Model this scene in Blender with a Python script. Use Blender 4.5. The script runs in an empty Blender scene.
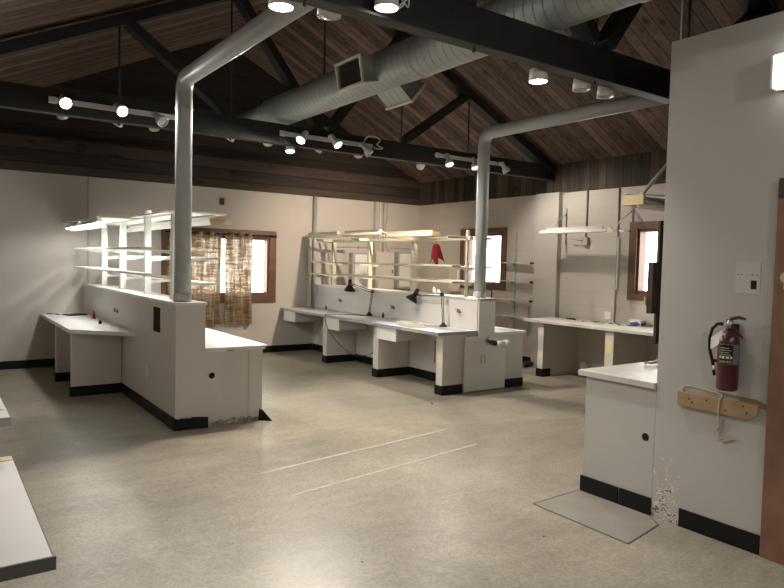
import bpy, bmesh, math, random
from mathutils import Vector, Matrix
random.seed(7)
S = bpy.context.scene
COL = S.collection
PI = math.pi

# ------------------------------------------------------------------ helpers
class G:
    """collects shapes into one bmesh (world coordinates)"""
    def __init__(s): s.bm = bmesh.new()
    def box(s, x0, x1, y0, y1, z0, z1, bev=0.0):
        b = bmesh.new()
        bmesh.ops.create_cube(b, size=1)
        bmesh.ops.scale(b, vec=(abs(x1-x0), abs(y1-y0), abs(z1-z0)), verts=b.verts)
        bmesh.ops.translate(b, vec=((x0+x1)/2, (y0+y1)/2, (z0+z1)/2), verts=b.verts)
        if bev: bmesh.ops.bevel(b, geom=b.edges[:], offset=bev, segments=2, affect='EDGES', profile=.5)
        s._merge(b); return s
    def obox(s, c, size, rot, bev=0.0):
        b = bmesh.new()
        bmesh.ops.create_cube(b, size=1)
        bmesh.ops.scale(b, vec=size, verts=b.verts)
        if bev: bmesh.ops.bevel(b, geom=b.edges[:], offset=bev, segments=2, affect='EDGES', profile=.5)
        m = rot.to_matrix().to_4x4() if hasattr(rot, 'to_matrix') else rot
        bmesh.ops.transform(b, matrix=Matrix.Translation(c) @ m, verts=b.verts)
        s._merge(b); return s
    def bar(s, a, b_, w, h, up=(0, 0, 1)):
        a, b_ = Vector(a), Vector(b_); d = b_-a; L = d.length; z = d.normalized()
        x = Vector(up).cross(z)
        if x.length < 1e-4: x = Vector((1, 0, 0)).cross(z)
        x.normalize(); y = z.cross(x)
        m = Matrix((x, y, z)).transposed().to_4x4()
        return s.obox((a+b_)/2, (w, h, L), m)
    def cyl(s, a, b_, r, r2=None, n=24, caps=True):
        a, b_ = Vector(a), Vector(b_); d = b_-a
        b = bmesh.new()
        bmesh.ops.create_cone(b, cap_ends=caps, cap_tris=False, segments=n, radius1=r, radius2=r if r2 is None else r2, depth=d.length)
        q = d.to_track_quat('Z', 'Y').to_matrix().to_4x4()
        bmesh.ops.transform(b, matrix=Matrix.Translation((a+b_)/2) @ q, verts=b.verts)
        for f in b.faces: f.smooth = len(f.verts) == 4
        s._merge(b); return s
    def tube(s, pts, r, n=10, closed_caps=True):
        pts = [Vector(p) for p in pts]; rings = []
        bm = s.bm; prev = None
        for i, p in enumerate(pts):
            t = (pts[min(i+1, len(pts)-1)] - pts[max(i-1, 0)]).normalized()
            if prev is None:
                x = t.orthogonal().normalized()
            else:
                x = (prev - t*prev.dot(t)).normalized()
            prev = x; y = t.cross(x)
            rr = r[i] if isinstance(r, (list, tuple)) else r
            rings.append([bm.verts.new(p + rr*(math.cos(2*PI*k/n)*x + math.sin(2*PI*k/n)*y)) for k in range(n)])
        for a, b in zip(rings, rings[1:]):
            for k in range(n):
                f = bm.faces.new((a[k], a[(k+1) % n], b[(k+1) % n], b[k])); f.smooth = True
        if closed_caps:
            bm.faces.new(rings[0][::-1]); bm.faces.new(rings[-1])
        return s
    def lathe(s, prof, c, axis=(0, 0, 1), n=28):
        """prof = [(radius, along)], smooth surface of revolution"""
        q = Vector(axis).to_track_quat('Z', 'Y').to_matrix()
        bm = s.bm; rings = []
        for r, h in prof:
            if r < 1e-5: rings.append([bm.verts.new(Vector(c) + q @ Vector((0, 0, h)))])
            else: rings.append([bm.verts.new(Vector(c) + q @ Vector((r*math.cos(2*PI*k/n), r*math.sin(2*PI*k/n), h))) for k in range(n)])
        for a, b in zip(rings, rings[1:]):
            for k in range(n):
                A, B = a[k % len(a)], a[(k+1) % len(a)]; Cc, D = b[(k+1) % len(b)], b[k % len(b)]
                vs = []
                for v in (A, B, Cc, D):
                    if v not in vs: vs.append(v)
                if len(vs) > 2:
                    f = bm.faces.new(vs); f.smooth = True
        return s
    def prism(s, poly, d):
        """extrude polygon (3D points) by vector d"""
        bm = s.bm; d = Vector(d)
        a = [bm.verts.new(p) for p in poly]; b = [bm.verts.new(Vector(p)+d) for p in poly]
        n = len(poly)
        bm.faces.new(a); bm.faces.new(b[::-1])
        for k in range(n): bm.faces.new((a[k], b[k], b[(k+1) % n], a[(k+1) % n]))
        return s
    def _merge(s, b):
        me = bpy.data.meshes.new('t'); b.to_mesh(me); b.free(); s.bm.from_mesh(me); bpy.data.meshes.remove(me)

def obj(name, g, mat, parent=None, label=None):
    bm = g.bm
    bmesh.ops.recalc_face_normals(bm, faces=bm.faces)
    me = bpy.data.meshes.new(name)
    root = parent
    while root is not None and root.parent is not None: root = root.parent
    if root is not None:
        bmesh.ops.translate(bm, vec=-root.location, verts=bm.verts)
        o = bpy.data.objects.new(name, me)
    else:
        # a thing of one mesh gets its origin at the middle of its base
        xs = [v.co for v in bm.verts]
        c = Vector(((min(v.x for v in xs)+max(v.x for v in xs))/2, (min(v.y for v in xs)+max(v.y for v in xs))/2, min(v.z for v in xs)))
        bmesh.ops.translate(bm, vec=-c, verts=bm.verts)
        o = bpy.data.objects.new(name, me); o.location = c
    bm.to_mesh(me); bm.free()
    COL.objects.link(o)
    if parent is not None: o.parent = parent
    if mat is not None: me.materials.append(mat)
    if label: o['label'] = label
    return o

def tag(o, label, cat, group=None):
    o['label'] = label; o['category'] = cat
    if group: o['group'] = group
    return o

def thing(name, label, cat, loc=(0, 0, 0), group=None):
    o = bpy.data.objects.new(name, None); COL.objects.link(o)
    o.location = loc; o.empty_display_size = .05
    return tag(o, label, cat, group)

def struct(name, g, mat):
    o = obj(name, g, mat); o['kind'] = 'structure'; return o

def structroot(name, loc):
    o = bpy.data.objects.new(name, None); COL.objects.link(o); o.location = loc; o['kind'] = 'structure'; return o

def dup(root, loc, label=None, rz=None):
    r = root.copy(); COL.objects.link(r); r.location = loc
    if rz is not None: r.rotation_euler.z = rz
    if label: r['label'] = label
    for ch in list(root.children):
        c = ch.copy(); COL.objects.link(c); c.parent = r
        for g_ in list(ch.children):
            d = g_.copy(); COL.objects.link(d); d.parent = c
    return r

# ------------------------------------------------------------------ materials
def mat(name, col, rough=.6, metal=0.0, spec=.5, noise=0.0, nscale=6.0, col2=None, bump=0.0, bscale=60.0, trans=0.0, emit=None, estr=0.0, alpha=None):
    m = bpy.data.materials.new(name); m.use_nodes = True
    nt = m.node_tree; N = nt.nodes; L = nt.links
    p = N['Principled BSDF']
    p.inputs['Base Color'].default_value = (*col, 1)
    p.inputs['Roughness'].default_value = rough
    p.inputs['Metallic'].default_value = metal
    p.inputs['Specular IOR Level'].default_value = spec
    if trans: p.inputs['Transmission Weight'].default_value = trans
    if emit:
        p.inputs['Emission Color'].default_value = (*emit, 1); p.inputs['Emission Strength'].default_value = estr
    tc = N.new('ShaderNodeTexCoord')
    if col2 is not None or noise:
        n = N.new('ShaderNodeTexNoise'); n.inputs['Scale'].default_value = nscale; n.inputs['Detail'].default_value = 6; n.inputs['Roughness'].default_value = .6
        L.new(tc.outputs['Object'], n.inputs['Vector'])
        r = N.new('ShaderNodeValToRGB'); r.color_ramp.elements[0].position = .35; r.color_ramp.elements[1].position = .68
        c2 = col2 if col2 is not None else tuple(c*(1-noise) for c in col)
        r.color_ramp.elements[0].color = (*c2, 1); r.color_ramp.elements[1].color = (*col, 1)
        L.new(n.outputs['Fac'], r.inputs['Fac']); L.new(r.outputs['Color'], p.inputs['Base Color'])
    if bump:
        n2 = N.new('ShaderNodeTexNoise'); n2.inputs['Scale'].default_value = bscale; n2.inputs['Detail'].default_value = 4
        L.new(tc.outputs['Object'], n2.inputs['Vector'])
        b = N.new('ShaderNodeBump'); b.inputs['Strength'].default_value = bump; b.inputs['Distance'].default_value = .01
        L.new(n2.outputs['Fac'], b.inputs['Height']); L.new(b.outputs['Normal'], p.inputs['Normal'])
    return m

def math_node(nt, op, a, b=None, c=None):
    n = nt.nodes.new('ShaderNodeMath'); n.operation = op
    for i, v in enumerate((a, b, c)):
        if v is None: continue
        if isinstance(v, (int, float)): n.inputs[i].default_value = v
        else: nt.links.new(v, n.inputs[i])
    return n.outputs[0]

def plank_mat(name, cA, cB, axis, width, grain_axis, rough=.7, knots=True, groove=.5):
    """boards: 'axis' is the coordinate across the boards, grain runs along grain_axis"""
    m = bpy.data.materials.new(name); m.use_nodes = True
    nt = m.node_tree; N = nt.nodes; L = nt.links; p = N['Principled BSDF']
    p.inputs['Roughness'].default_value = rough; p.inputs['Specular IOR Level'].default_value = .25
    g = N.new('ShaderNodeNewGeometry'); sx = N.new('ShaderNodeSeparateXYZ'); L.new(g.outputs['Position'], sx.inputs[0])
    a = math_node(nt, 'DIVIDE', sx.outputs[axis], width)
    idx = math_node(nt, 'FLOOR', a); fr = math_node(nt, 'FRACT', a)
    wn = N.new('ShaderNodeTexWhiteNoise'); wn.noise_dimensions = '1D'; L.new(idx, wn.inputs['W'])
    mp = N.new('ShaderNodeMapping'); sc = [14, 14, 14]; sc['XYZ'.index(grain_axis)] = 1.2
    mp.inputs['Scale'].default_value = sc; L.new(g.outputs['Position'], mp.inputs['Vector'])
    off = N.new('ShaderNodeVectorMath'); off.operation = 'ADD'; L.new(mp.outputs[0], off.inputs[0])
    cmb = N.new('ShaderNodeCombineXYZ'); L.new(math_node(nt, 'MULTIPLY', wn.outputs['Value'], 40), cmb.inputs['X' if grain_axis != 'X' else 'Y'])
    L.new(cmb.outputs[0], off.inputs[1])
    n = N.new('ShaderNodeTexNoise'); n.inputs['Scale'].default_value = 1.0; n.inputs['Detail'].default_value = 7; n.inputs['Roughness'].default_value = .65; n.inputs['Distortion'].default_value = .6
    L.new(off.outputs[0], n.inputs['Vector'])
    f = math_node(nt, 'ADD', math_node(nt, 'MULTIPLY', n.outputs['Fac'], .9), math_node(nt, 'MULTIPLY', wn.outputs['Value'], .45))
    r = N.new('ShaderNodeValToRGB'); r.color_ramp.elements[0].position = .38; r.color_ramp.elements[1].position = .92
    r.color_ramp.elements[0].color = (*cA, 1); r.color_ramp.elements[1].color = (*cB, 1); L.new(f, r.inputs['Fac'])
    col = r.outputs['Color']
    if knots:
        mp2 = N.new('ShaderNodeMapping'); s2 = [5, 5, 5]; s2['XYZ'.index(grain_axis)] = 2.2
        mp2.inputs['Scale'].default_value = s2; L.new(g.outputs['Position'], mp2.inputs['Vector'])
        v = N.new('ShaderNodeTexVoronoi'); v.inputs['Scale'].default_value = 1.0; L.new(mp2.outputs[0], v.inputs['Vector'])
        kr = N.new('ShaderNodeMapRange'); kr.inputs['From Min'].default_value = .08; kr.inputs['From Max'].default_value = .22
        kr.inputs['To Min'].default_value = .35; kr.inputs['To Max'].default_value = 1; L.new(v.outputs['Distance'], kr.inputs['Value'])
        mx = N.new('ShaderNodeMix'); mx.data_type = 'RGBA'; mx.blend_type = 'MULTIPLY'; mx.inputs['Factor'].default_value = 1
        L.new(col, mx.inputs['A']); L.new(kr.outputs[0], mx.inputs['B']); col = mx.outputs['Result']
    edge = math_node(nt, 'MINIMUM', fr, math_node(nt, 'SUBTRACT', 1.0, fr))
    er = N.new('ShaderNodeMapRange'); er.inputs['From Min'].default_value = .02; er.inputs['From Max'].default_value = .07
    er.inputs['To Min'].default_value = 1-groove; er.inputs['To Max'].default_value = 1; L.new(edge, er.inputs['Value'])
    mx = N.new('ShaderNodeMix'); mx.data_type = 'RGBA'; mx.blend_type = 'MULTIPLY'; mx.inputs['Factor'].default_value = 1
    L.new(col, mx.inputs['A']); L.new(er.outputs[0], mx.inputs['B']); L.new(mx.outputs['Result'], p.inputs['Base Color'])
    b = N.new('ShaderNodeBump'); b.inputs['Strength'].default_value = .5; b.inputs['Distance'].default_value = .006
    L.new(er.outputs[0], b.inputs['Height']); L.new(b.outputs['Normal'], p.inputs['Normal'])
    return m

def floor_mat():
    m = bpy.data.materials.new('speckled_lino'); m.use_nodes = True
    nt = m.node_tree; N = nt.nodes; L = nt.links; p = N['Principled BSDF']
    g = N.new('ShaderNodeNewGeometry')
    def noise(scale, det=5, rough=.6, dist=0.0, vec=None):
        n = N.new('ShaderNodeTexNoise'); n.inputs['Scale'].default_value = scale; n.inputs['Detail'].default_value = det
        n.inputs['Roughness'].default_value = rough; n.inputs['Distortion'].default_value = dist
        L.new(vec or g.outputs['Position'], n.inputs['Vector']); return n.outputs['Fac']
    def ramp(f, stops):
        r = N.new('ShaderNodeValToRGB'); e = r.color_ramp.elements
        e[0].position, e[0].color = stops[0][0], (*stops[0][1], 1); e[1].position, e[1].color = stops[1][0], (*stops[1][1], 1)
        for q, c in stops[2:]:
            x = e.new(q); x.color = (*c, 1)
        L.new(f, r.inputs['Fac']); return r.outputs['Color']
    def mix(a, b, f, mode='MIX'):
        x = N.new('ShaderNodeMix'); x.data_type = 'RGBA'; x.blend_type = mode
        L.new(a, x.inputs['A']); L.new(b, x.inputs['B'])
        if isinstance(f, float): x.inputs['Factor'].default_value = f
        else: L.new(f, x.inputs['Factor'])
        return x.outputs['Result']
    base = ramp(noise(1.1, 6, .62, .5), [(.32, (.275, .243, .195)), (.68, (.375, .333, .265))])
    dirt = ramp(noise(.55, 7, .7, 1.2), [(.42, (.80, .82, .84)), (.62, (1, 1, 1))])
    base = mix(base, dirt, 1.0, 'MULTIPLY')
    mp = N.new('ShaderNodeMapping'); mp.inputs['Scale'].default_value = (1.0, 4.0, 1); mp.inputs['Rotation'].default_value = (0, 0, .5); L.new(g.outputs['Position'], mp.inputs['Vector'])
    wear = ramp(noise(2.2, 8, .75, .4, mp.outputs[0]), [(.40, (.90, .90, .90)), (.72, (1.12, 1.11, 1.08))])
    base = mix(base, wear, 1.0, 'MULTIPLY')
    sp = N.new('ShaderNodeTexVoronoi'); sp.inputs['Scale'].default_value = 75; L.new(g.outputs['Position'], sp.inputs['Vector'])
    spr = N.new('ShaderNodeSeparateColor'); L.new(sp.outputs['Color'], spr.inputs[0])
    chips = ramp(spr.outputs[0], [(.0, (.76, .75, .73)), (1.0, (1.20, 1.19, 1.16))])
    base = mix(base, chips, .75, 'MULTIPLY')
    L.new(base, p.inputs['Base Color'])
    rr = N.new('ShaderNodeMapRange'); rr.inputs['To Min'].default_value = .25; rr.inputs['To Max'].default_value = .44
    L.new(noise(1.6, 6, .7, .8), rr.inputs['Value']); L.new(rr.outputs[0], p.inputs['Roughness'])
    p.inputs['Specular IOR Level'].default_value = .24
    b = N.new('ShaderNodeBump'); b.inputs['Strength'].default_value = .10; b.inputs['Distance'].default_value = .004
    L.new(noise(30, 3), b.inputs['Height']); L.new(b.outputs['Normal'], p.inputs['Normal'])
    return m

def wall_mat(name, col, lap=False, peel=None):
    m = bpy.data.materials.new(name); m.use_nodes = True
    nt = m.node_tree; N = nt.nodes; L = nt.links; p = N['Principled BSDF']
    p.inputs['Roughness'].default_value = .62; p.inputs['Specular IOR Level'].default_value = .3
    g = N.new('ShaderNodeNewGeometry')
    n = N.new('ShaderNodeTexNoise'); n.inputs['Scale'].default_value = 1.6; n.inputs['Detail'].default_value = 7; n.inputs['Roughness'].default_value = .65
    L.new(g.outputs['Position'], n.inputs['Vector'])
    r = N.new('ShaderNodeValToRGB'); r.color_ramp.elements[0].position = .3; r.color_ramp.elements[1].position = .7
    r.color_ramp.elements[0].color = (*[c*.93 for c in col], 1); r.color_ramp.elements[1].color = (*col, 1)
    L.new(n.outputs['Fac'], r.inputs['Fac']); out = r.outputs['Color']
    sx = N.new('ShaderNodeSeparateXYZ'); L.new(g.outputs['Position'], sx.inputs[0])
    h = None
    if lap:
        a = math_node(nt, 'DIVIDE', sx.outputs['Z'], .205); fr = math_node(nt, 'FRACT', a)
        er = N.new('ShaderNodeMapRange'); er.inputs['From Min'].default_value = 0; er.inputs['From Max'].default_value = .05
        er.inputs['To Min'].default_value = 0; er.inputs['To Max'].default_value = 1; L.new(fr, er.inputs['Value']); h = er.outputs[0]
        mx = N.new('ShaderNodeMix'); mx.data_type = 'RGBA'; mx.blend_type = 'MULTIPLY'; mx.inputs['Factor'].default_value = .16
        L.new(out, mx.inputs['A']); L.new(h, mx.inputs['B']); out = mx.outputs['Result']
    if peel:
        # flaked paint with brown old plaster below, low on the column (y0,y1,ztop)
        y0, y1, zt = peel
        nn = N.new('ShaderNodeTexNoise'); nn.inputs['Scale'].default_value = 22; nn.inputs['Detail'].default_value = 5; nn.inputs['Distortion'].default_value = 1.5
        L.new(g.outputs['Position'], nn.inputs['Vector'])
        zf = N.new('ShaderNodeMapRange'); zf.inputs['From Min'].default_value = .0; zf.inputs['From Max'].default_value = zt
        zf.inputs['To Min'].default_value = .13; zf.inputs['To Max'].default_value = -.17; zf.clamp = False
        L.new(sx.outputs['Z'], zf.inputs['Value'])
        v = math_node(nt, 'ADD', nn.outputs['Fac'], zf.outputs[0])
        inside = math_node(nt, 'MULTIPLY', math_node(nt, 'GREATER_THAN', sx.outputs['Y'], y0), math_node(nt, 'LESS_THAN', sx.outputs['Y'], y1))
        f1 = math_node(nt, 'MULTIPLY', math_node(nt, 'GREATER_THAN', v, .60), inside)
        f2 = math_node(nt, 'MULTIPLY', math_node(nt, 'GREATER_THAN', v, .665), inside)
        for f, c in ((f1, (.72, .68, .58)), (f2, (.20, .15, .09))):
            mx = N.new('ShaderNodeMix'); mx.data_type = 'RGBA'; L.new(f, mx.inputs['Factor']); L.new(out, mx.inputs['A']); mx.inputs['B'].default_value = (*c, 1); out = mx.outputs['Result']
    L.new(out, p.inputs['Base Color'])
    n2 = N.new('ShaderNodeTexNoise'); n2.inputs['Scale'].default_value = 45; n2.inputs['Detail'].default_value = 4; L.new(g.outputs['Position'], n2.inputs['Vector'])
    b = N.new('ShaderNodeBump'); b.inputs['Strength'].default_value = .12; b.inputs['Distance'].default_value = .006
    hh = n2.outputs['Fac'] if h is None else math_node(nt, 'ADD', n2.outputs['Fac'], math_node(nt, 'MULTIPLY', h, 1.5))
    L.new(hh, b.inputs['Height']); L.new(b.outputs['Normal'], p.inputs['Normal'])
    return m

def curtain_mat():
    m = bpy.data.materials.new('woven_curtain'); m.use_nodes = True
    nt = m.node_tree; N = nt.nodes; L = nt.links; p = N['Principled BSDF']; out = N['Material Output']
    g = N.new('ShaderNodeNewGeometry'); sx = N.new('ShaderNodeSeparateXYZ'); L.new(g.outputs['Position'], sx.inputs[0])
    mp = N.new('ShaderNodeMapping'); mp.inputs['Scale'].default_value = (38, 4, 3); L.new(g.outputs['Position'], mp.inputs['Vector'])
    n = N.new('ShaderNodeTexNoise'); n.inputs['Scale'].default_value = 1; n.inputs['Detail'].default_value = 5; L.new(mp.outputs[0], n.inputs['Vector'])
    mp2 = N.new('ShaderNodeMapping'); mp2.inputs['Scale'].default_value = (5, 4, 42); L.new(g.outputs['Position'], mp2.inputs['Vector'])
    n2 = N.new('ShaderNodeTexNoise'); n2.inputs['Scale'].default_value = 1; n2.inputs['Detail'].default_value = 5; L.new(mp2.outputs[0], n2.inputs['Vector'])
    f = math_node(nt, 'MULTIPLY', math_node(nt, 'ADD', n.outputs['Fac'], n2.outputs['Fac']), .5)
    r = N.new('ShaderNodeValToRGB'); r.color_ramp.elements[0].position = .4; r.color_ramp.elements[1].position = .62
    r.color_ramp.elements[0].color = (.17, .11, .065, 1); r.color_ramp.elements[1].color = (.46, .35, .23, 1)
    L.new(f, r.inputs['Fac']); L.new(r.outputs['Color'], p.inputs['Base Color']); p.inputs['Roughness'].default_value = .9; p.inputs['Specular IOR Level'].default_value = .1
    t = N.new('ShaderNodeBsdfTranslucent'); L.new(r.outputs['Color'], t.inputs['Color'])
    ms = N.new('ShaderNodeMixShader'); ms.inputs[0].default_value = .22; L.new(p.outputs[0], ms.inputs[1]); L.new(t.outputs[0], ms.inputs[2])
    # open weave: small gaps between the threads
    wx = math_node(nt, 'SINE', math_node(nt, 'MULTIPLY', sx.outputs['X'], 330)); wz = math_node(nt, 'SINE', math_node(nt, 'MULTIPLY', sx.outputs['Z'], 210))
    gap = math_node(nt, 'GREATER_THAN', math_node(nt, 'ADD', math_node(nt, 'MULTIPLY', wx, wz), math_node(nt, 'MULTIPLY', math_node(nt, 'SUBTRACT', f, .5), 1.2)), .95)
    tr = N.new('ShaderNodeBsdfTransparent'); ms2 = N.new('ShaderNodeMixShader'); L.new(gap, ms2.inputs[0]); L.new(ms.outputs[0], ms2.inputs[1]); L.new(tr.outputs[0], ms2.inputs[2])
    L.new(ms2.outputs[0], out.inputs['Surface'])
    return m

def glass_mat():
    m = bpy.data.materials.new('window_glass'); m.use_nodes = True
    nt = m.node_tree; N = nt.nodes; L = nt.links
    N.remove(N['Principled BSDF'])
    t = N.new('ShaderNodeBsdfTransparent'); t.inputs[0].default_value = (.96, .98, .97, 1)
    gl = N.new('ShaderNodeBsdfGlossy'); gl.inputs['Roughness'].default_value = .02
    lw = N.new('ShaderNodeLayerWeight'); lw.inputs[0].default_value = .25
    ms = N.new('ShaderNodeMixShader'); L.new(math_node(nt, 'MULTIPLY', lw.outputs['Facing'], .12), ms.inputs[0]); L.new(t.outputs[0], ms.inputs[1]); L.new(gl.outputs[0], ms.inputs[2])
    L.new(ms.outputs[0], N['Material Output'].inputs['Surface']); return m

WALLC = (.56, .515, .47)
M = dict(
    floor=floor_mat(),
    patch=mat('lino_patch', (.27, .247, .21), .42, noise=.2, nscale=5, bump=.1),
    wall=wall_mat('painted_wall', WALLC),
    lap=wall_mat('painted_board_wall', (.57, .52, .465), lap=True),
    part=wall_mat('partition_paint', (.49, .465, .44), peel=(2.255, 2.45, .62)),
    low=wall_mat('half_wall_paint', (.66, .63, .605)),
    cab=mat('cabinet_paint', (.65, .61, .565), .5, noise=.07, nscale=4),
    cabw=mat('white_board', (.74, .72, .68), .45, noise=.06, nscale=3),
    white=mat('white_enamel', (.80, .79, .76), .4, noise=.05),
    top=mat('grey_laminate', (.60, .60, .61), .38, noise=.12, nscale=9),
    topw=mat('white_laminate', (.74, .73, .71), .32, noise=.07, nscale=8),
    topwarm=mat('worn_worktop', (.66, .63, .57), .4, noise=.22, nscale=5),
    topl=mat('dusty_laminate', (.70, .67, .66), .5, noise=.07, nscale=4),
    edge=mat('dark_edge_band', (.13, .125, .12), .6, noise=.2),
    edgeg=mat('grey_edge_band', (.36, .35, .34), .5),
    base=mat('black_vinyl', (.006, .0075, .009), .45, spec=.25),
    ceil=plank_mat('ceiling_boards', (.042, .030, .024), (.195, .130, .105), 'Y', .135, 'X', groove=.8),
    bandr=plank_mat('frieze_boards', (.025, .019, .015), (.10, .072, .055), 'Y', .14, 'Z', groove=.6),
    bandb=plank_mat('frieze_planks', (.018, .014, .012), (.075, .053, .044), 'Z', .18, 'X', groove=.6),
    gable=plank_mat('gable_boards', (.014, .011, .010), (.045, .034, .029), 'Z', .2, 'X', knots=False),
    beam=mat('black_timber', (.012, .0115, .0125), .6, noise=.5, nscale=7, bump=.3, bscale=25),
    rod=mat('black_steel', (.02, .02, .02), .5),
    duct=None,
    pipe=mat('grey_pipe', (.42, .44, .455), .32, noise=.07, nscale=4),
    galv=mat('galvanised_collar', (.55, .56, .56), .45, metal=.3, noise=.3, nscale=30),
    cream=mat('cream_painted_wood', (.68, .64, .52), .5, noise=.12, nscale=8),
    rackw=mat('white_painted_wood', (.90, .90, .86), .5, noise=.08, nscale=8),
    alu=mat('aluminium', (.55, .55, .54), .35, metal=.8),
    pine=mat('pale_pine', (.70, .56, .32), .55, col2=(.60, .46, .24), nscale=5),
    plaque=mat('pine_board', (.40, .28, .15), .6, col2=(.30, .20, .10), nscale=7),
    brown=mat('stained_frame', (.17, .075, .045), .45, noise=.3, nscale=6),
    jamb=mat('stained_door_casing', (.27, .145, .09), .45, noise=.3, nscale=5),
    door=mat('brown_door', (.16, .085, .05), .45, noise=.3, nscale=4),
    darkwood=mat('dark_wood', (.07, .045, .03), .5, noise=.3),
    curtain=curtain_mat(), glass=glass_mat(),
    black=mat('black_plastic', (.008, .008, .009), .4, spec=.35),
    lampw=mat('lamp_body_white', (.62, .62, .60), .4),
    lampg=mat('lamp_body_grey', (.42, .42, .41), .4),
    refl=mat('lamp_lens', (.35, .35, .34), .25, metal=.4),
    bulb=mat('lit_bulb', (1, 1, 1), .4, emit=(1, .97, .90), estr=28),
    bulbd=mat('dim_bulb', (1, 1, 1), .4, emit=(1, .95, .86), estr=2.0),
    tubel=mat('lit_tube', (1, 1, 1), .4, emit=(.97, 1, .96), estr=8),
    tubed=mat('half_lit_tube', (1, 1, 1), .4, emit=(.97, 1, .96), estr=2.2),
    tubeoff=mat('unlit_tube', (.85, .85, .82), .25),
    diff=mat('lit_diffuser', (1, 1, 1), .5, emit=(.97, 1, .97), estr=3.2),
    red=mat('extinguisher_red', (.075, .009, .017), .3, spec=.6),
    redcloth=mat('red_cloth', (.38, .025, .05), .9, noise=.3, nscale=20),
    steel=mat('brushed_steel', (.5, .5, .5), .35, metal=.9),
    brass=mat('dull_brass', (.16, .13, .10), .4, metal=.7),
    yellow=mat('yellowed_brass', (.62, .52, .22), .4, metal=.2),
    label_=mat('label_grey', (.17, .18, .19), .5, noise=.4, nscale=60),
    paper=mat('paper_white', (.78, .77, .73), .8),
    note=mat('yellow_note', (.78, .66, .33), .8),
    cable=mat('grey_cable', (.05, .05, .045), .5),
    cord=mat('string', (.42, .36, .28), .9),
    tape=mat('floor_tape', (.50, .47, .40), .6, noise=.35, nscale=12),
    blue=mat('blue_plastic', (.02, .06, .28), .4),
    grey=mat('grey_box', (.42, .40, .37), .5),
    panelw=mat('panel_beige', (.60, .53, .45), .45),
    gunk=mat('torn_backing', (.62, .58, .50), .8, col2=(.08, .055, .03), nscale=20),
    hole=mat('dark_void', (.004, .004, .004), .9),
    outside=mat('outdoor_ground', (.35, .36, .3), .9),
)
def duct_mat():
    m = bpy.data.materials.new('spiral_duct'); m.use_nodes = True
    nt = m.node_tree; N = nt.nodes; L = nt.links; p = N['Principled BSDF']
    p.inputs['Metallic'].default_value = .35; p.inputs['Roughness'].default_value = .48
    g = N.new('ShaderNodeNewGeometry'); sx = N.new('ShaderNodeSeparateXYZ'); L.new(g.outputs['Position'], sx.inputs[0])
    fr = math_node(nt, 'FRACT', math_node(nt, 'DIVIDE', math_node(nt, 'ADD', sx.outputs['Y'], math_node(nt, 'MULTIPLY', sx.outputs['Z'], .12)), .085))
    e = N.new('ShaderNodeMapRange'); e.inputs['From Min'].default_value = 0; e.inputs['From Max'].default_value = .16; L.new(fr, e.inputs['Value'])
    r = N.new('ShaderNodeMix'); r.data_type = 'RGBA'; L.new(e.outputs[0], r.inputs['Factor']); r.inputs['A'].default_value = (.20, .22, .22, 1); r.inputs['B'].default_value = (.32, .345, .335, 1)
    L.new(r.outputs['Result'], p.inputs['Base Color'])
    b = N.new('ShaderNodeBump'); b.inputs['Strength'].default_value = .6; b.inputs['Distance'].default_value = .006; L.new(e.outputs[0], b.inputs['Height']); L.new(b.outputs['Normal'], p.inputs['Normal'])
    return m
M['duct'] = duct_mat()

# ------------------------------------------------------------------ dimensions of the place (metres)
XL, XR, YB, YF = -.26, 8.04, 10.45, -1.6
RX, SL, EZ = 3.9, .48, 3.17           # ridge, roof slope, eave height at the right wall
RZ = EZ + SL*(XR-RX)
WZ = 2.75                              # top of the painted wall

def roofz(x): return RZ - SL*abs(x-RX)

# ------------------------------------------------------------------ the shell
struct('floor', G().box(XL-.3, XR+.3, YF-.3, YB+.3, -.1, 0), M['floor'])
g = G()
t = .08
g.prism([(RX, YF-.2, RZ), (XR+.35, YF-.2, roofz(XR+.35)), (XR+.35, YF-.2, roofz(XR+.35)+t), (RX, YF-.2, RZ+t), (XL-.3, YF-.2, roofz(XL-.3)+t), (XL-.3, YF-.2, roofz(XL-.3))], (0, YB+.4-YF, 0))
struct('ceiling', g, M['ceil'])

def holed(plane, c0, c1, u0, u1, z0, z1, holes):
    """solid wall slab with rectangular openings. plane 'X': slab c0..c1 in x, u = y ; plane 'Y': slab in y, u = x"""
    g = G()
    def bx(a, b, za, zb):
        if b-a < 1e-4 or zb-za < 1e-4: return
        if plane == 'X': g.box(c0, c1, a, b, za, zb)
        else: g.box(a, b, c0, c1, za, zb)
    hs = sorted(holes); u = u0
    for (a, b, za, zb) in hs:
        bx(u, a, z0, z1); bx(a, b, z0, za); bx(a, b, zb, z1); u = b
    bx(u, u1, z0, z1)
    bmesh.ops.remove_doubles(g.bm, verts=g.bm.verts, dist=1e-5)
    return g

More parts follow.
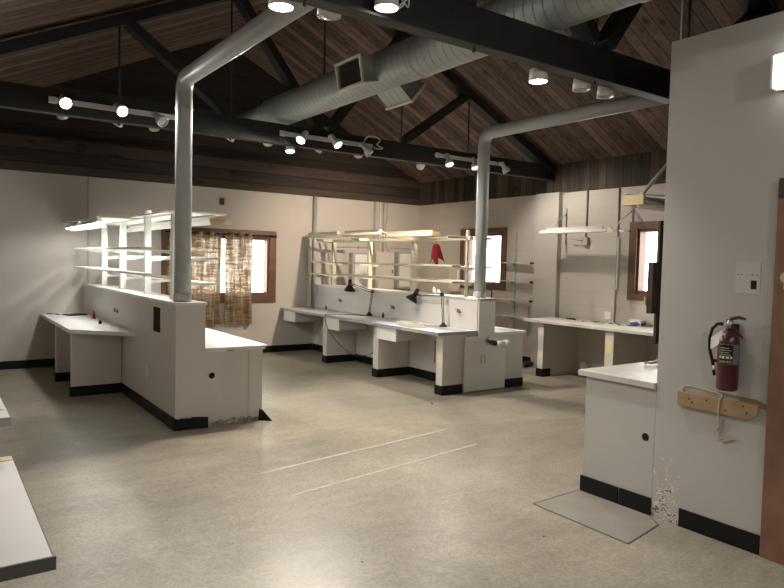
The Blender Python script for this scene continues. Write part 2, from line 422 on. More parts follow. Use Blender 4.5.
W1 = (3.10, 4.80, 1.00, 1.97)      # back window opening x0,x1,z0,z1
W2 = (8.12, 9.05, 1.27, 2.15)      # right wall far window y0,y1
W3 = (4.50, 5.49, 1.26, 2.15)      # right wall near window
struct('wall_back', holed('Y', YB, YB+.16, XL-.15, XR+.16, 0, WZ, [W1]), M['wall'])
struct('wall_right', holed('X', XR, XR+.16, YF, YB, 0, WZ, [W3, W2]), M['lap'])
struct('wall_left', G().box(XL-.15, XL, YF, YB, 0, EZ+.02), M['wall'])
g = G(); g.prism([(XL-.15, YF-.15, 0), (XR+.16, YF-.15, 0), (XR+.16, YF-.15, roofz(XR+.16)), (RX, YF-.15, RZ), (XL-.15, YF-.15, roofz(XL-.15))], (0, .15, 0))
struct('wall_front', g, M['wall'])
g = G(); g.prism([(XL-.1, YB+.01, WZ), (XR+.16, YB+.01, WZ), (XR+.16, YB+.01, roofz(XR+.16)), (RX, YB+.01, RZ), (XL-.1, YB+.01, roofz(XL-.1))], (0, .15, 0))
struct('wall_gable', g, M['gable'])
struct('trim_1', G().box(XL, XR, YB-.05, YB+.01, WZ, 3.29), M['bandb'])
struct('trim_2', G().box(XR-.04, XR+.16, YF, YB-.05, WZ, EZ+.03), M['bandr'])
struct('wall_pilaster', G().box(XR-.09, XR, 6.83, 7.30, 0, WZ), M['wall'])
struct('trim_3', G().box(1.915, 1.94, YB-.012, YB, 1.19, WZ), M['edgeg'])

# half walls with caps
def capped(name, x0, x1, y0, z, capname):
    struct(name, G().box(x0, x1, y0, YB, 0, z), M['low'])
    struct(capname, G().box(x0-.012, x1+.012, y0-.015, YB-.001, z, z+.028, .004), M['white'])
capped('wall_half_left', 1.875, 2.155, 6.09, 1.165, 'trim_4')
capped('wall_half_right', 5.675, 5.955, 6.13, 1.155, 'trim_5')

# partition on the right with the doorway
PX = 3.86
g = G()
g.box(PX, PX+.14, 1.66, 2.45, 0, 3.05); g.box(PX, PX+.14, .68, 1.66, 2.11, 3.05); g.box(PX, PX+.14, YF, .68, 0, 3.05)
bmesh.ops.remove_doubles(g.bm, verts=g.bm.verts, dist=1e-5)
struct('wall_partition', g, M['part'])
# door
d = structroot('door_1', (PX, 1.2, 0))
g = G(); g.box(PX-.022, PX+.16, 1.60, 1.755, 0, 2.02, .004); g.box(PX-.022, PX+.16, .60, .74, 0, 2.02, .004)
obj('door_casing', g, M['jamb'], d)
obj('door_head', G().box(PX-.022, PX+.16, .60, 1.755, 2.021, 2.13, .004), M['darkwood'], d)
dl = obj('door_leaf', G().box(PX+.05, PX+.095, .745, 1.595, .01, 2.015, .003), M['door'], d)
obj('strike_plate', G().box(PX-.026, PX-.0205, 1.675, 1.70, 1.52, 1.62, .002).cyl((PX-.03, 1.688, 1.585), (PX-.02, 1.688, 1.585), .03), M['yellow'], d, 'yellowed brass plate')

# baseboards
def bb(name, *boxes):
    g = G()
    for b in boxes: g.box(*b, 0, .115, .004)
    struct(name, g, M['base'])
bb('baseboard_back', (XL, 1.86, YB-.012, YB-.001), (2.78, 5.66, YB-.012, YB-.001), (6.55, XR-.1, YB-.012, YB-.001))
bb('baseboard_right', (XR-.012, XR-.001, 7.32, YB-.02))
bb('baseboard_partition', (PX-.012, PX-.001, 1.76, 2.255))
bb('baseboard_half_left', (1.862, 1.874, 6.09, YB-.013))
bb('baseboard_half_right', (5.662, 5.674, 6.15, YB-.013))
bb('baseboard_left', (XL+.001, XL+.012, YF, YB-.02))
# loose vinyl base that wraps the near end of the left half wall
g = G()
pts = [(1.857, 6.30), (1.853, 6.12), (1.862, 6.07), (1.90, 6.055), (2.02, 6.065), (2.17, 6.035)]
for (a, b), (c, e) in zip(pts, pts[1:]):
    g.prism([(a, b, 0), (c, e, 0), (c, e, .105), (a, b, .115)], (0.0, -.006, 0))
bmesh.ops.remove_doubles(g.bm, verts=g.bm.verts, dist=1e-5)
tag(obj('loose_baseboard', g, M['base']), 'black vinyl baseboard peeling away around end of half wall with grey pipe and dark cutout', 'baseboard')
g = G(); g.prism([(2.70, 6.075, 0), (2.78, 6.0, 0), (2.80, 5.97, .0), (2.74, 6.07, .10), (2.715, 6.09, .11)], (.008, .008, 0))
tag(obj('baseboard_scrap', g, M['base']), 'curled black vinyl scrap at floor corner of white counter under curtained window', 'baseboard')
# torn strip where the base is missing
g = G()
n = 26
up = [.03 + .03*random.random() for _ in range(n+1)]
xs = [1.9+.835*i/n for i in range(n+1)]
for i in range(n):
    g.prism([(xs[i], 6.0895, .0), (xs[i+1], 6.0895, .0), (xs[i+1], 6.0895, up[i+1]), (xs[i], 6.0895, up[i])], (0, -.004, 0))
struct('trim_6', g, M['gunk'])

# windows ---------------------------------------------------------------
def window(name, plane, hole, outer, c, mull=None):
    """c: inner wall plane; outer = (u0,u1,z0,z1) of the casing"""
    u0, u1, z0, z1 = outer; a0, a1, b0, b1 = hole
    r = structroot(name, ((u0+u1)/2, c, z0) if plane == 'Y' else (c, (u0+u1)/2, z0))
    def bx(g, ua, ub, ca, cb, za, zb, bev=0):
        if plane == 'Y': g.box(ua, ub, ca, cb, za, zb, bev)
        else: g.box(ca, cb, ua, ub, za, zb, bev)
    g = G()
    for q in ((u0, a0, z0, z1), (a1, u1, z0, z1), (a0, a1, z0, b0), (a0, a1, b1, z1)):
        bx(g, q[0], q[1], c-.03, c+.0, q[2], q[3])
    obj('window_frame', g, M['brown'], r)
    g = G()      # reveal lining and sash
    for q in ((a0, a0+.035, b0, b1), (a1-.035, a1, b0, b1), (a0+.035, a1-.035, b0, b0+.04), (a0+.035, a1-.035, b1-.04, b1)):
        bx(g, q[0], q[1], c+.005, c+.15, q[2], q[3])
    if mull:
        for u in mull: bx(g, u-.02, u+.02, c+.07, c+.11, b0+.04, b1-.04)
    obj('window_sash', g, M['brown'], r)
    g = G(); bx(g, a0+.035, a1-.035, c+.088, c+.092, b0+.04, b1-.04)
    obj('pane', g, M['glass'], r)
    return r
window('window_1', 'Y', W1, (2.98, 4.92, .87, 2.09), YB, mull=(3.95,))
window('window_2', 'X', W2, (8.00, 9.17, 1.17, 2.25), XR)
window('window_3', 'X', W3, (4.38, 5.605, 1.165, 2.25), XR)

# curtains at the back window --------------------------------------------
rod = thing('curtain_rod', 'dark curtain rod across top of the back window', 'curtain rod', (3.95, YB-.09, 2.0))
obj('rod', G().cyl((3.02, YB-.09, 2.005), (4.86, YB-.09, 2.005), .011, n=12), M['rod'], rod)
obj('finial', G().lathe([(0, 0), (.018, .008), (.02, .03), (0, .045)], (4.86, YB-.09, 2.005), (1, 0, 0), 12), M['rod'], rod)
for x in (3.03, 4.84): obj('rod_bracket', G().bar((x, YB-.09, 2.005), (x, YB-.03, 2.03), .012, .012), M['rod'], rod)
def curtain(x0, x1, waves, label, ph=0):
    g = G(); bm = g.bm; nx, nz = 120, 30; zb, zt = .52, 2.035
    vs = []
    for j in range(nz+1):
        row = []; v = j/nz; z = zb + (zt-zb)*v
        for i in range(nx+1):
            u = i/nx
            x = x0 + (x1-x0)*u + .012*math.sin(5*v+9*u)*(1-v)
            y = YB-.09 + .036*math.sin(2*PI*waves*u+ph)*(1-.25*(1-v)*math.sin(4*u)) + .01*math.sin(13*u+4*v)*(1-v)
            row.append(bm.verts.new((x, y, z + (.006*math.sin(2*PI*waves*u) if j == 0 else 0))))
        vs.append(row)
    for j in range(nz):
        for i in range(nx):
            f = bm.faces.new((vs[j][i], vs[j][i+1], vs[j+1][i+1], vs[j+1][i])); f.smooth = True
    o = thing('curtain', label, 'curtain', ((x0+x1)/2, YB-.09, zb))
    obj('curtain_panel', g, M['curtain'], o)
    for k in range(int(waves*2)):
        u = (k+.0)/(waves*2) + .25/waves*0 - 0
        xx = x0+(x1-x0)*(k+.5)/(waves*2)
        obj('grommet', G().lathe([(.017, -.004), (.026, -.004), (.026, .004), (.017, .004), (.017, -.004)], (xx, YB-.09, 2.005), (1, 0, 0), 14), M['rod'], o)
    return o
curtain(3.04, 3.915, 4.5, 'wide woven brown curtain partly behind the grey pipe')
curtain(3.985, 4.47, 3.0, 'narrow woven brown curtain hanging before the open side of the window', .6)

# outside light: world
w = bpy.data.worlds.new('World'); S.world = w; w.use_nodes = True
nt = w.node_tree; bg = nt.nodes['Background']
bg.inputs[0].default_value = (1.0, .97, .92, 1); bg.inputs[1].default_value = 6.0
struct('floor_outside', G().box(-2, 12, YB+.3, YB+6, -.2, -.1), M['outside'])

# ------------------------------------------------------------------ roof trusses
RODX = [1.58, 2.74, 3.90, 5.06, 6.22]
def truss(y, label):
    tz0, tz1, w = 2.94, 3.17, .11
    t_ = thing('roof_truss', label, 'roof truss', (RX, y, tz0), 'dark timber roof trusses')
    obj('bottom_chord', G().box(XL+.01, XR-.05, y, y+w, tz0, tz1-.005, .006), M['beam'], t_)
    for s in (-1, 1):
        e = XR-.06 if s > 0 else XL+.02
        h = .16
        def z_(x): return roofz(x)-.02-h/2/math.cos(math.atan(SL))
        obj('top_chord', G().bar((RX, y+w/2, z_(RX)), (e, y+w/2, z_(e)), w-.01, h, (0, 1, 0)), M['beam'], t_)
    for x in RODX:
        obj('tie_rod', G().cyl((x, y+w/2, tz0-.03), (x, y+w/2, roofz(x)-.05), .011, n=10), M['rod'], t_)
    for (xa, xb) in ((1.62, 2.70), (2.78, 3.82), (5.02, 3.98), (6.18, 5.10)):
        obj('brace', G().bar((xa, y+w/2, roofz(xa)-.10), (xb, y+w/2, tz1+.03), w-.02, .15, (0, 1, 0)), M['beam'], t_)
    return t_
truss(3.01, 'near black timber truss crossing above the open floor, carrying downlights')
truss(6.96, 'far black timber truss carrying white lamp tracks before the gable')
# a third one behind the camera
truss(-.95, 'black timber truss over the near end of the room')

# ------------------------------------------------------------------ air duct
du = thing('air_duct', 'large round grey spiral duct hung along the roof ridge', 'duct', (3.44, 6, 3.2))
obj('duct_pipe', G().cyl((3.44, 7.45, 3.37), (3.44, YF+.02, 3.37), .176, n=48, caps=False), M['duct'], du)
obj('duct_reducer', G().lathe([(.176, 0), (.12, .3), (.12, 1.3), (0, 1.3)], (3.44, 7.45, 3.40), (0, 1, 0), 40), M['duct'], du)
for y in (1.2, 2.4, 4.5):
    obj('duct_collar', G().lathe([(.176, -.03), (.184, -.02), (.184, .02), (.176, .03)], (3.44, y, 3.37), (0, 1, 0), 48), M['duct'], du)
for y, s, tilt, lab in ((5.17, -1, .02, 'open register with cream frame'), (5.05, 1, .55, 'register on the far side of duct')):
    # boot: square box leaving the duct, with a frame
    c = Vector((3.44, y, 3.37)); ax = Vector((s*math.cos(tilt), 0, -math.sin(tilt) - .18)).normalized()
    q = ax.to_track_quat('Z', 'Y').to_matrix()
    X_, Y_ = q @ Vector((1, 0, 0)), q @ Vector((0, 1, 0))
    if abs(X_.y) > abs(Y_.y): X_, Y_ = Y_, X_
    def ring(g, w_, h_, d0, d1, th):
        for (u0, u1, v0, v1) in ((-w_, w_, h_-th, h_), (-w_, w_, -h_, -h_+th), (-w_, -w_+th, -h_+th, h_-th), (w_-th, w_, -h_+th, h_-th)):
            poly = [c+ax*d0+Y_*u+X_*v for u, v in ((u0, v0), (u1, v0), (u1, v1), (u0, v1))]
            g.prism(poly, ax*(d1-d0))
        return g
    bo = obj('register_boot', ring(G(), .19, .11, .10, .31, .004), M['duct'], du, lab)
    obj('register_frame', ring(G(), .215, .125, .305, .325, .022), M['cream'], bo)
    g = G()
    for k in range(9):
        v = -.09+.0225*k
        g.prism([c+ax*.27+Y_*u+X_*(v+vv) for u, vv in ((-.187, 0), (.187, 0), (.187, .012), (-.187, .012))], ax*.025)
    obj('louvre', g, M['rod'], bo)

# ------------------------------------------------------------------ grey vent pipes rising from the half walls
def vpipe(x, y, z0, label, yend):
    t_ = thing('vent_pipe', label, 'pipe', (x, y, z0), 'grey vent pipes')
    zt = 3.28; r = .077
    path = [(x, y, z0+.001), (x, y, zt-.13)]
    for k in range(1, 5):
        a = PI/2*k/4; path.append((x, y-.13+.13*math.cos(a), zt-.13+.13*math.sin(a)))
    path.append((x, yend, zt))
    obj('pipe_run', G().tube(path, r, 32), M['pipe'], t_)
    obj('pipe_collar', G().lathe([(r, 0), (r+.006, 0), (r+.008, .03), (r+.004, .075), (r, .08)], (x, y, z0+.001), (0, 0, 1), 32), M['galv'], t_)
    obj('elbow_ring', G().lathe([(r, -.006), (r+.006, -.003), (r+.006, .003), (r, .006)], (x, y, zt-.28), (0, 0, 1), 32), M['pipe'], t_)
    obj('hanger', G().bar((x, yend+.35, zt+r), (x, yend+.35, roofz(x)-.01), .012, .004), M['rod'], t_)
    return t_
vpipe(1.98, 6.235, 1.193, 'grey vent pipe rising from half wall nearest the curtained window then turning overhead', 1.6)
vpipe(5.825, 6.26, 1.183, 'grey vent pipe rising from half wall where the desk lamps stand', 3.25)

# ------------------------------------------------------------------ track lights
def aim(v): return Vector(v).normalized()
def head_mesh(root, base, d, body, lens, r=.042, L=.15):
    """one lamp head: yoke at base, can pointing along d (world vectors)"""
    d = aim(d); c = Vector(base)
    obj('yoke', G().bar(c, c+Vector((0, -.03, 0))+d*.03, .018, .018).box(c.x-.02, c.x+.02, c.y-.01, c.y+.02, c.z-.02, c.z+.02), body, root)
    st = c+Vector((0, -.035, 0))
    cn = obj('lamp_can', G().lathe([(.0, -.02), (.026, -.02), (.03, 0), (.03, L*.45), (r, L*.62), (r+.004, L), (r-.002, L), (r-.004, L*.9)], st, d, 24), body, root)
    obj('lens', G().lathe([(0, .012), (r*.6, .008), (r-.003, 0)], st+d*(L*.9), d, 24), lens, root)
    return st+d*(L+.03), d

def lamp(base, d, body, lens, label, group, power=0, col=(1, .955, .89), cone=75, r=.052, L=.15, blend=.6):
    t_ = thing('track_spotlight', label, 'spotlight', base, group)
    p, dd = head_mesh(t_, base, d, body, lens, r, L)
    if power:
        li = bpy.data.lights.new('spot', 'SPOT'); li.energy = power; li.color = col; li.spot_size = math.radians(cone); li.spot_blend = blend; li.shadow_soft_size = .05
        lo = bpy.data.objects.new('spot_light', li); COL.objects.link(lo); lo.parent = t_
        lo.location = p - Vector(t_.location); lo.rotation_euler = dd.to_track_quat('-Z', 'Y').to_euler()
    return t_

def track(x0, x1, y, z, label, sy=-1):
    t_ = thing('light_track', label, 'light track', ((x0+x1)/2, y, z), 'white lamp tracks on the trusses')
    obj('rail', G().box(x0, x1, y-.012, y+.012, z+.006, z+.024).box(x0, x1, y-.012, y+.012, z-.024, z-.006).box(x0, x1, y-.006*sy*0-.004, y+.004, z-.006, z+.006), M['lampw'], t_)
    obj('end_feed', G().box(x0-.02, x0+.05, y-.016, y+.016, z-.03, z+.03, .004), M['lampw'], t_)
    return t_
FY = 6.94
GF = 'track spotlights on the far truss'; GN = 'downlights on the near truss'
track(.96, 2.16, FY, 3.055, 'white lamp track on far truss left of the grey pipe by the curtained window')
track(3.32, 4.56, FY, 3.055, 'white lamp track on far truss below the open duct register')
track(5.60, 6.86, FY, 3.065, 'white lamp track on far truss crossed by the grey pipe above the desk lamps')
W, Gy = M['lampw'], M['lampg']
lamp((1.05, FY-.02, 3.075), (.05, -.8, -.45), W, M['bulb'], 'glaring lit spotlight at the outer end of its track, first of three', GF, 70, cone=95)
lamp((1.53, FY-.02, 3.075), (.15, -.8, -.45), W, M['bulb'], 'glaring lit spotlight in the middle of its track beside an unlit one', GF, 70, cone=95)
lamp((1.90, FY-.02, 3.045), (.25, -.65, -.5), Gy, M['refl'], 'unlit grey spotlight close beside the grey pipe elbow near the curtained window', GF)
lamp((3.60, FY-.02, 3.085), (-.55, -.3, -.6), W, M['bulb'], 'lit white spotlight tilted sideways, first on track below duct register', GF, 140, col=(1, .92, .81), cone=130)
lamp((3.95, FY-.02, 3.09), (.2, -.5, -.6), W, M['bulb'], 'brightest lit spotlight in the middle of track below the duct register', GF, 140, col=(1, .92, .81), cone=130)
lamp((4.38, FY-.02, 3.045), (.35, -.35, -.55), Gy, M['refl'], 'unlit white spotlight with curled cable at end of track below duct register', GF)
lamp((5.74, FY-.02, 3.07), (.0, -.3, -.7), W, M['bulb'], 'lit spotlight at start of track crossed by grey pipe above desk lamps', GF, 170, col=(1, .92, .81), cone=105)
lamp((6.22, FY-.02, 3.07), (-.1, -.3, -.7), W, M['bulbd'], 'dim spotlight close beside the grey pipe above desk lamps', GF)
lamp((6.76, FY-.02, 3.07), (.35, -.2, -.6), W, M['bulbd'], 'switched-off spotlight with added dim light toward side wall at end of track past the grey pipe', GF, 45, col=(1, .92, .81), cone=140)  # this lamp is off; its glow and beam are added to brighten the side wall
# far side of the far truss: lamps peep out below the chord
BYY = 7.10
for x0, x1, lab in ((1.0, 2.15, 'white lamp track on hidden side of far truss, lamps showing below near pipe elbow'), (2.7, 4.6, 'white lamp track on hidden side of far truss, lamps showing below the duct')):
    track(x0, x1, BYY, 3.02, lab)
GB = 'spotlights behind the far truss'
for i, x in enumerate((1.06, 1.63, 1.93, 2.82, 3.22, 3.94, 4.46)):
    lab = ['white lamp rim below truss under the outermost glaring spotlight', 'white lamp rim below truss under second glaring spotlight', 'tilted white lamp rim below truss beside the pipe under unlit grey spotlight',
           'white lamp rim below truss just past the grey pipe', 'flat white lamp rim below truss between the grey pipe and lit lamp', 'small white lamp rim below truss under brightest spotlight', 'white lamp rim below truss under curled cable lamp'][i]
    lamp((x, BYY+.02, 3.05), (.25*(-1)**i, .55, -.7), Gy, M['refl'], lab, GB, r=.05, L=.13)
lamp((3.50, BYY+.02, 3.02), (-.1, -.25, -.9), W, M['bulb'], 'lit spotlight peeping out below truss beside lit tilted spotlight', GB, 60, col=(1, .90, .76), cone=140)
# extra warm lamps behind the truss that wash the back wall above the lamp desk
lamp((5.5, BYY+.02, 3.0), (.18, .75, -.42), W, M['bulb'], 'lit spotlight hidden behind far truss washing the wall of electrical cabinets', GB, 240, col=(1, .82, .62), cone=95, blend=.8)
track(5.3, 6.6, BYY, 3.02, 'white lamp track on hidden side of far truss above the electrical cabinets')
# near truss
NY = 3.145
track(1.35, 2.35, NY, 3.0, 'white lamp track on near truss above the curtained window pipe')
track(3.3, 4.45, NY, 3.0, 'white lamp track on near truss before the side wall')
def can(x, z, label, lens, power=0, cone=110, y=NY+.05, back=-1):
    t_ = thing('downlight', label, 'downlight', (x, y, z), GN)
    c = Vector((x, y, z))
    obj('lamp_can', G().lathe([(0, .095), (.045, .095), (.06, .08), (.066, .0), (.062, .0), (.06, .01)], c, (0, 0, 1), 28), M['lampw'], t_)
    obj('lens', G().lathe([(0, -.012), (.03, -.008), (.06, .006)], c, (0, 0, 1), 28), lens, t_)
    obj('stem', G().cyl(c+Vector((0, back*.02, .085)), c+Vector((0, back*.075, .12)), .012, n=10), M['lampw'], t_)
    if power:
        li = bpy.data.lights.new('spot', 'SPOT'); li.energy = power; li.color = (1, .96, .90); li.spot_size = math.radians(cone); li.spot_blend = .7; li.shadow_soft_size = .05
        lo = bpy.data.objects.new('spot_light', li); COL.objects.link(lo); lo.parent = t_; lo.location = (0, 0, -.02)
    return t_
can(1.515, 2.925, 'lit downlight above the overhead pipe from the half wall beside the curtained window', M['bulb'], 50)
can(1.80, 2.945, 'unlit white downlight at the edge of overhead grey pipe', M['refl'])
can(1.993, 2.955, 'lit downlight with loose cable on near truss left of the duct', M['bulb'], 58, y=2.925, back=1)
can(3.46, 2.885, 'lit downlight on near truss before ceiling boards', M['bulb'], 58)
can(3.92, 2.905, 'dark downlight with chrome ring on near truss beside a lit one', M['refl'])
can(4.20, 2.90, 'unlit white downlight on near truss nearest the partition', M['refl'])
# curled cables
def cable(name, pts, r, m, label, cat='cable'):
    # smooth through Catmull-Rom
    P = [Vector(p) for p in pts]; out = []
    Q = [P[0]*2-P[1]]+P+[P[-1]*2-P[-2]]
    for i in range(1, len(Q)-2):
        for k in range(8):
            t = k/8; a, b, c, d = Q[i-1], Q[i], Q[i+1], Q[i+2]
            out.append(.5*((2*b)+(-a+c)*t+(2*a-5*b+4*c-d)*t*t+(-a+3*b-3*c+d)*t**3))
    out.append(P[-1])
    return tag(obj(name, G().tube(out, r, 8), m), label, cat)
cable('loose_cable', [(4.42, FY-.02, 3.08), (4.46, FY-.03, 3.15), (4.55, FY-.02, 3.18), (4.66, FY-.03, 3.14), (4.62, FY-.02, 3.08), (4.70, FY-.03, 3.04), (4.6, FY-.02, 3.03), (4.58, FY-.01, 3.05)], .007, M['lampw'], 'white cable curled on far truss beside unlit spotlight')
cable('loose_cable', [(2.05, 2.96, 3.03), (2.10, 2.98, 3.07), (2.13, 2.96, 3.02), (2.09, 2.97, 2.99), (2.15, 2.95, 3.05), (2.17, 2.98, 3.02), (2.12, 2.995, 3.08)], .005, M['lampw'], 'pale cable knotted beside lit downlight on near truss')
cable('loose_cable', [(6.45, FY-.02, 3.09), (6.52, FY-.04, 3.17), (6.66, FY-.03, 3.12), (6.8, FY-.03, 3.19), (6.95, FY-.03, 3.11), (6.9, FY-.02, 3.05), (6.84, FY-.01, 3.07)], .007, M['black'], 'dark cable tangled over track end past the grey pipe')

# unseen lamps added on the third truss as fill light from behind the camera
track(1.0, 3.2, -.82, 3.0, 'unseen white track carrying the added fill lamps at near end of room')
for i, (x, lab) in enumerate(((1.2, 'unseen fill spotlight added at near end of room by the side benches'), (2.9, 'unseen fill spotlight added at near end of room by the doorway'))):
    lamp((x, -.80, 3.0), ((.12, .75, -.52) if i == 0 else (-.02, .8, -.5)), W, M['bulb'], lab, 'fill spotlights added over the near end of the room', 42 if i == 0 else 32, cone=120, blend=.8)

# ------------------------------------------------------------------ casework
def kick(g, x0, x1, y0, y1): g.box(x0, x1, y0, y1, 0, .115, .003)

# left desk, against the left face of the left half wall
t = thing('workbench', 'white topped open workbench against half wall with tools and taps on it', 'workbench', (1.6, 9.2, 0))
obj('worktop', G().prism([(1.30, 8.10, .725), (1.874, 7.52, .725), (1.874, YB-.001, .725), (1.30, YB-.001, .725)], (0, 0, .045)), M['topw'], t)
obj('support_panel', G().box(1.325, 1.861, 8.115, 8.18, 0, .725), M['cab'], t)
obj('support_panel', G().box(1.325, 1.861, 9.17, 9.27, 0, .725), M['cab'], t)
g = G(); kick(g, 1.312, 1.861, 8.103, 8.115); kick(g, 1.313, 1.325, 8.103, 8.185); obj('base_strip', g, M['base'], t)
g = G(); kick(g, 1.312, 1.861, 9.158, 9.17); kick(g, 1.313, 1.325, 9.158, 9.275); obj('base_strip', g, M['base'], t)

# right counter of the left half wall
t = thing('counter', 'white counter under curtained window with damaged base and round hole', 'counter', (2.45, 8.2, 0))
obj('worktop', G().box(2.156, 2.79, 6.075, YB-.001, .715, .755, .003), M['topw'], t)
obj('end_panel', G().box(2.156, 2.715, 6.105, 6.14, .0, .715), M['cab'], t)
obj('corner_post', G().box(2.60, 2.745, 6.0945, 6.105, .0, .715).box(2.715, 2.745, 6.105, 6.16, 0, .715), M['cab'], t)
obj('side_panel', G().box(2.70, 2.735, 7.6, 7.7, 0, .715).box(2.72, 2.735, 7.7, YB-.02, 0, .715), M['cab'], t)
obj('grommet_hole', G().cyl((2.227, 6.1048, .485), (2.227, 6.1030, .485), .030), M['hole'], t, 'round black cable hole')
obj('edge_chip', G().box(2.36, 2.44, 6.072, 6.0755, .715, .728), M['plaque'], t, 'brown chip in the edge')
obj('corner_chip', G().box(2.765, 2.792, 6.072, 6.10, .712, .742), M['black'], t, 'black corner of the edge')

# long desk with drawers and lamps, left of the right half wall
t = thing('workbench', 'long grey topped desk with three drawers and two black lamps', 'workbench', (5.35, 8.3, 0))
obj('worktop', G().box(5.03, 5.674, 6.12, YB-.001, .735, .775, .004), M['top'], t)
obj('edge_band', G().box(5.024, 5.03, 6.114, YB-.002, .735, .775).box(5.03, 5.674, 6.114, 6.12, .735, .775), M['edgeg'], t)
obj('edge_tape', G().box(5.020, 5.024, 6.86, 7.50, .737, .773), None, t, 'blue patterned tape').data.materials.append(
    mat('blue_tape', (.05, .07, .32), .5, col2=(.45, .47, .60), nscale=55))
obj('edge_tape', G().box(5.020, 5.024, 6.13, 6.50, .737, .773), mat('blue_grey_tape', (.09, .12, .30), .5, col2=(.40, .40, .42), nscale=45), t, 'blue grey tape')
for (ya, yb) in ((6.13, 6.25), (7.53, 7.655), (8.97, 9.09)):
    obj('support_panel', G().box(5.125, 5.66, ya, yb, 0, .735), M['cab'], t)
    g = G(); kick(g, 5.112, 5.66 if ya > 6.5 else 5.455, ya-.012, ya); kick(g, 5.113, 5.125, ya-.012, yb+.012); kick(g, 5.125, 5.66, yb, yb+.012)
    obj('base_strip', g, M['base'], t)
for (ya, yb) in ((7.005, 7.46), (8.48, 8.895), (9.93, 10.355)):
    dr = obj('drawer', G().box(5.075, 5.56, ya+.02, ya+.032, .575, .73).box(5.075, 5.56, yb-.032, yb-.02, .575, .73).box(5.55, 5.56, ya+.02, yb-.02, .575, .73).box(5.075, 5.56, ya+.02, yb-.02, .565, .575), M['cab'], t)
    obj('drawer_front', G().box(5.045, 5.075, ya, yb, .56, .733, .002), M['cabw'], dr)
tag(obj('red_strap', G().box(5.112, 5.124, 6.268, 6.278, .38, .66, .002), M['redcloth']), 'thin red strap hanging behind front edge of grey desk end panel', 'strap')
# panels closing the near end of the right peninsula
t = thing('end_cabinet', 'white boarded end cabinet below the grey pipe with cut pipe stub', 'cabinet', (5.8, 6.12, 0))
obj('board', G().box(5.457, 6.165, 6.098, 6.116, .012, .704).box(5.675, 5.955, 6.098, 6.116, .704, 1.152), M['cabw'], t)
obj('joint', G().box(5.676, 5.954, 6.0965, 6.098, .876, .879), M['edgeg'], t)
for x in (5.735, 5.795): obj('slot', G().box(x-.012, x+.012, 6.0965, 6.098, .35, .47), M['grey'], t)
# counter right of the right half wall
t = thing('counter', 'white topped counter beside end cabinet with pipe stub', 'counter', (6.2, 8.2, 0))
obj('worktop', G().box(5.956, 6.535, 6.10, YB-.001, .705, .742, .003), M['topw'], t)
obj('end_panel', G().box(6.166, 6.50, 6.115, 6.15, 0, .705), M['cab'], t)
obj('side_panel', G().box(6.48, 6.50, 6.15, YB-.02, 0, .705), M['cab'], t)
g = G(); kick(g, 6.17, 6.512, 6.103, 6.115); kick(g, 6.50, 6.512, 6.103, 6.6); obj('base_strip', g, M['base'], t)

# bench on the right wall
t = thing('workbench', 'long wall bench holding scattered tongs below window and side wall conduits', 'workbench', (7.65, 5.0, 0))
obj('worktop', G().box(7.24, XR-.001, 3.2, 6.56, .785, .825, .004), M['topwarm'], t)
obj('top_ext', G().box(7.24, 7.94, 6.56, 6.829, .785, .825, .003), M['topwarm'], t)
for (ya, yb) in ((6.46, 6.56), (5.27, 5.40), (3.9, 4.03)):
    obj('support_panel', G().box(7.29, XR-.001, ya, yb, 0, .785), M['cab'], t)
g = G(); kick(g, 7.275, 7.45, 6.445, 6.46); kick(g, 7.276, 7.29, 6.445, 6.575); obj('base_strip', g, M['base'], t)
obj('note', G().box(7.287, 7.2895, 5.29, 5.38, .48, .65), M['note'], t, 'yellowed paper sticker')

# counter by the partition
t = thing('counter', 'low grey counter joined to partition with warm lit top and cracked black base', 'counter', (4.3, 2.75, 0))
obj('worktop', G().box(3.835, 5.15, 2.452, 3.06, .835, .875, .003), M['topwarm'], t)
obj('front_panel', G().box(3.86, 3.88, 2.452, 3.005, 0, .835), M['part'], t)
obj('end_panel', G().box(3.88, 5.1, 2.985, 3.005, 0, .835), M['cab'], t)
g = G(); kick(g, 3.846, 3.86, 2.452, 2.69); kick(g, 3.842, 3.855, 2.70, 3.015); obj('base_strip', g, M['base'], t)
obj('grommet_hole', G().cyl((3.8602, 2.515, .505), (3.8582, 2.515, .505), .026), M['hole'], t, 'round black cable hole')

# benches along the left wall, close to the camera
t = thing('side_bench', 'low grey topped bench with dark edge, its bare corner nearest the camera', 'bench', (.05, 2.6, 0))
obj('worktop', G().box(XL+.001, .285, 2.04, 3.15, .725, .76, .003), M['topl'], t)
obj('edge_band', G().box(XL+.001, .293, 2.032, 2.04, .722, .761).box(.285, .288, 2.04, 3.15, .722, .759), M['edge'], t)
obj('wood_strip', G().box(XL+.001, .284, 3.09, 3.15, .7602, .763), M['pine'], t)
obj('support_panel', G().box(XL+.02, .16, 2.12, 2.16, 0, .725), M['edge'], t)
obj('support_panel', G().box(XL+.02, .16, 3.0, 3.04, 0, .725), M['edge'], t)
t = thing('side_bench', 'taller grey bench on pipe legs with papers on top', 'bench', (.05, 4.0, 0))
obj('worktop', G().box(XL+.001, .285, 3.22, 4.55, .875, .913, .003), M['topw'], t)
obj('edge_band', G().box(XL+.001, .293, 3.212, 3.22, .875, .914).box(.285, .288, 3.22, 4.55, .875, .912), M['edgeg'], t)
for y in (3.32, 4.45):
    l = obj('leg', G().cyl((.20, y, .02), (.20, y, .875), .018, n=14), M['alu'], t)
    obj('leg_foot', G().lathe([(0, 0), (.03, 0), (.03, .012), (.02, .025), (0, .025)], (.20, y, 0), (0, 0, 1), 14), M['black'], l)
g = G()
for k in range(4): g.obox((.10+.01*k, 3.42+.02*k, .9145+.001*k), (.21, .29, .0008), Matrix.Rotation(.2*k-.15, 4, 'Z'))
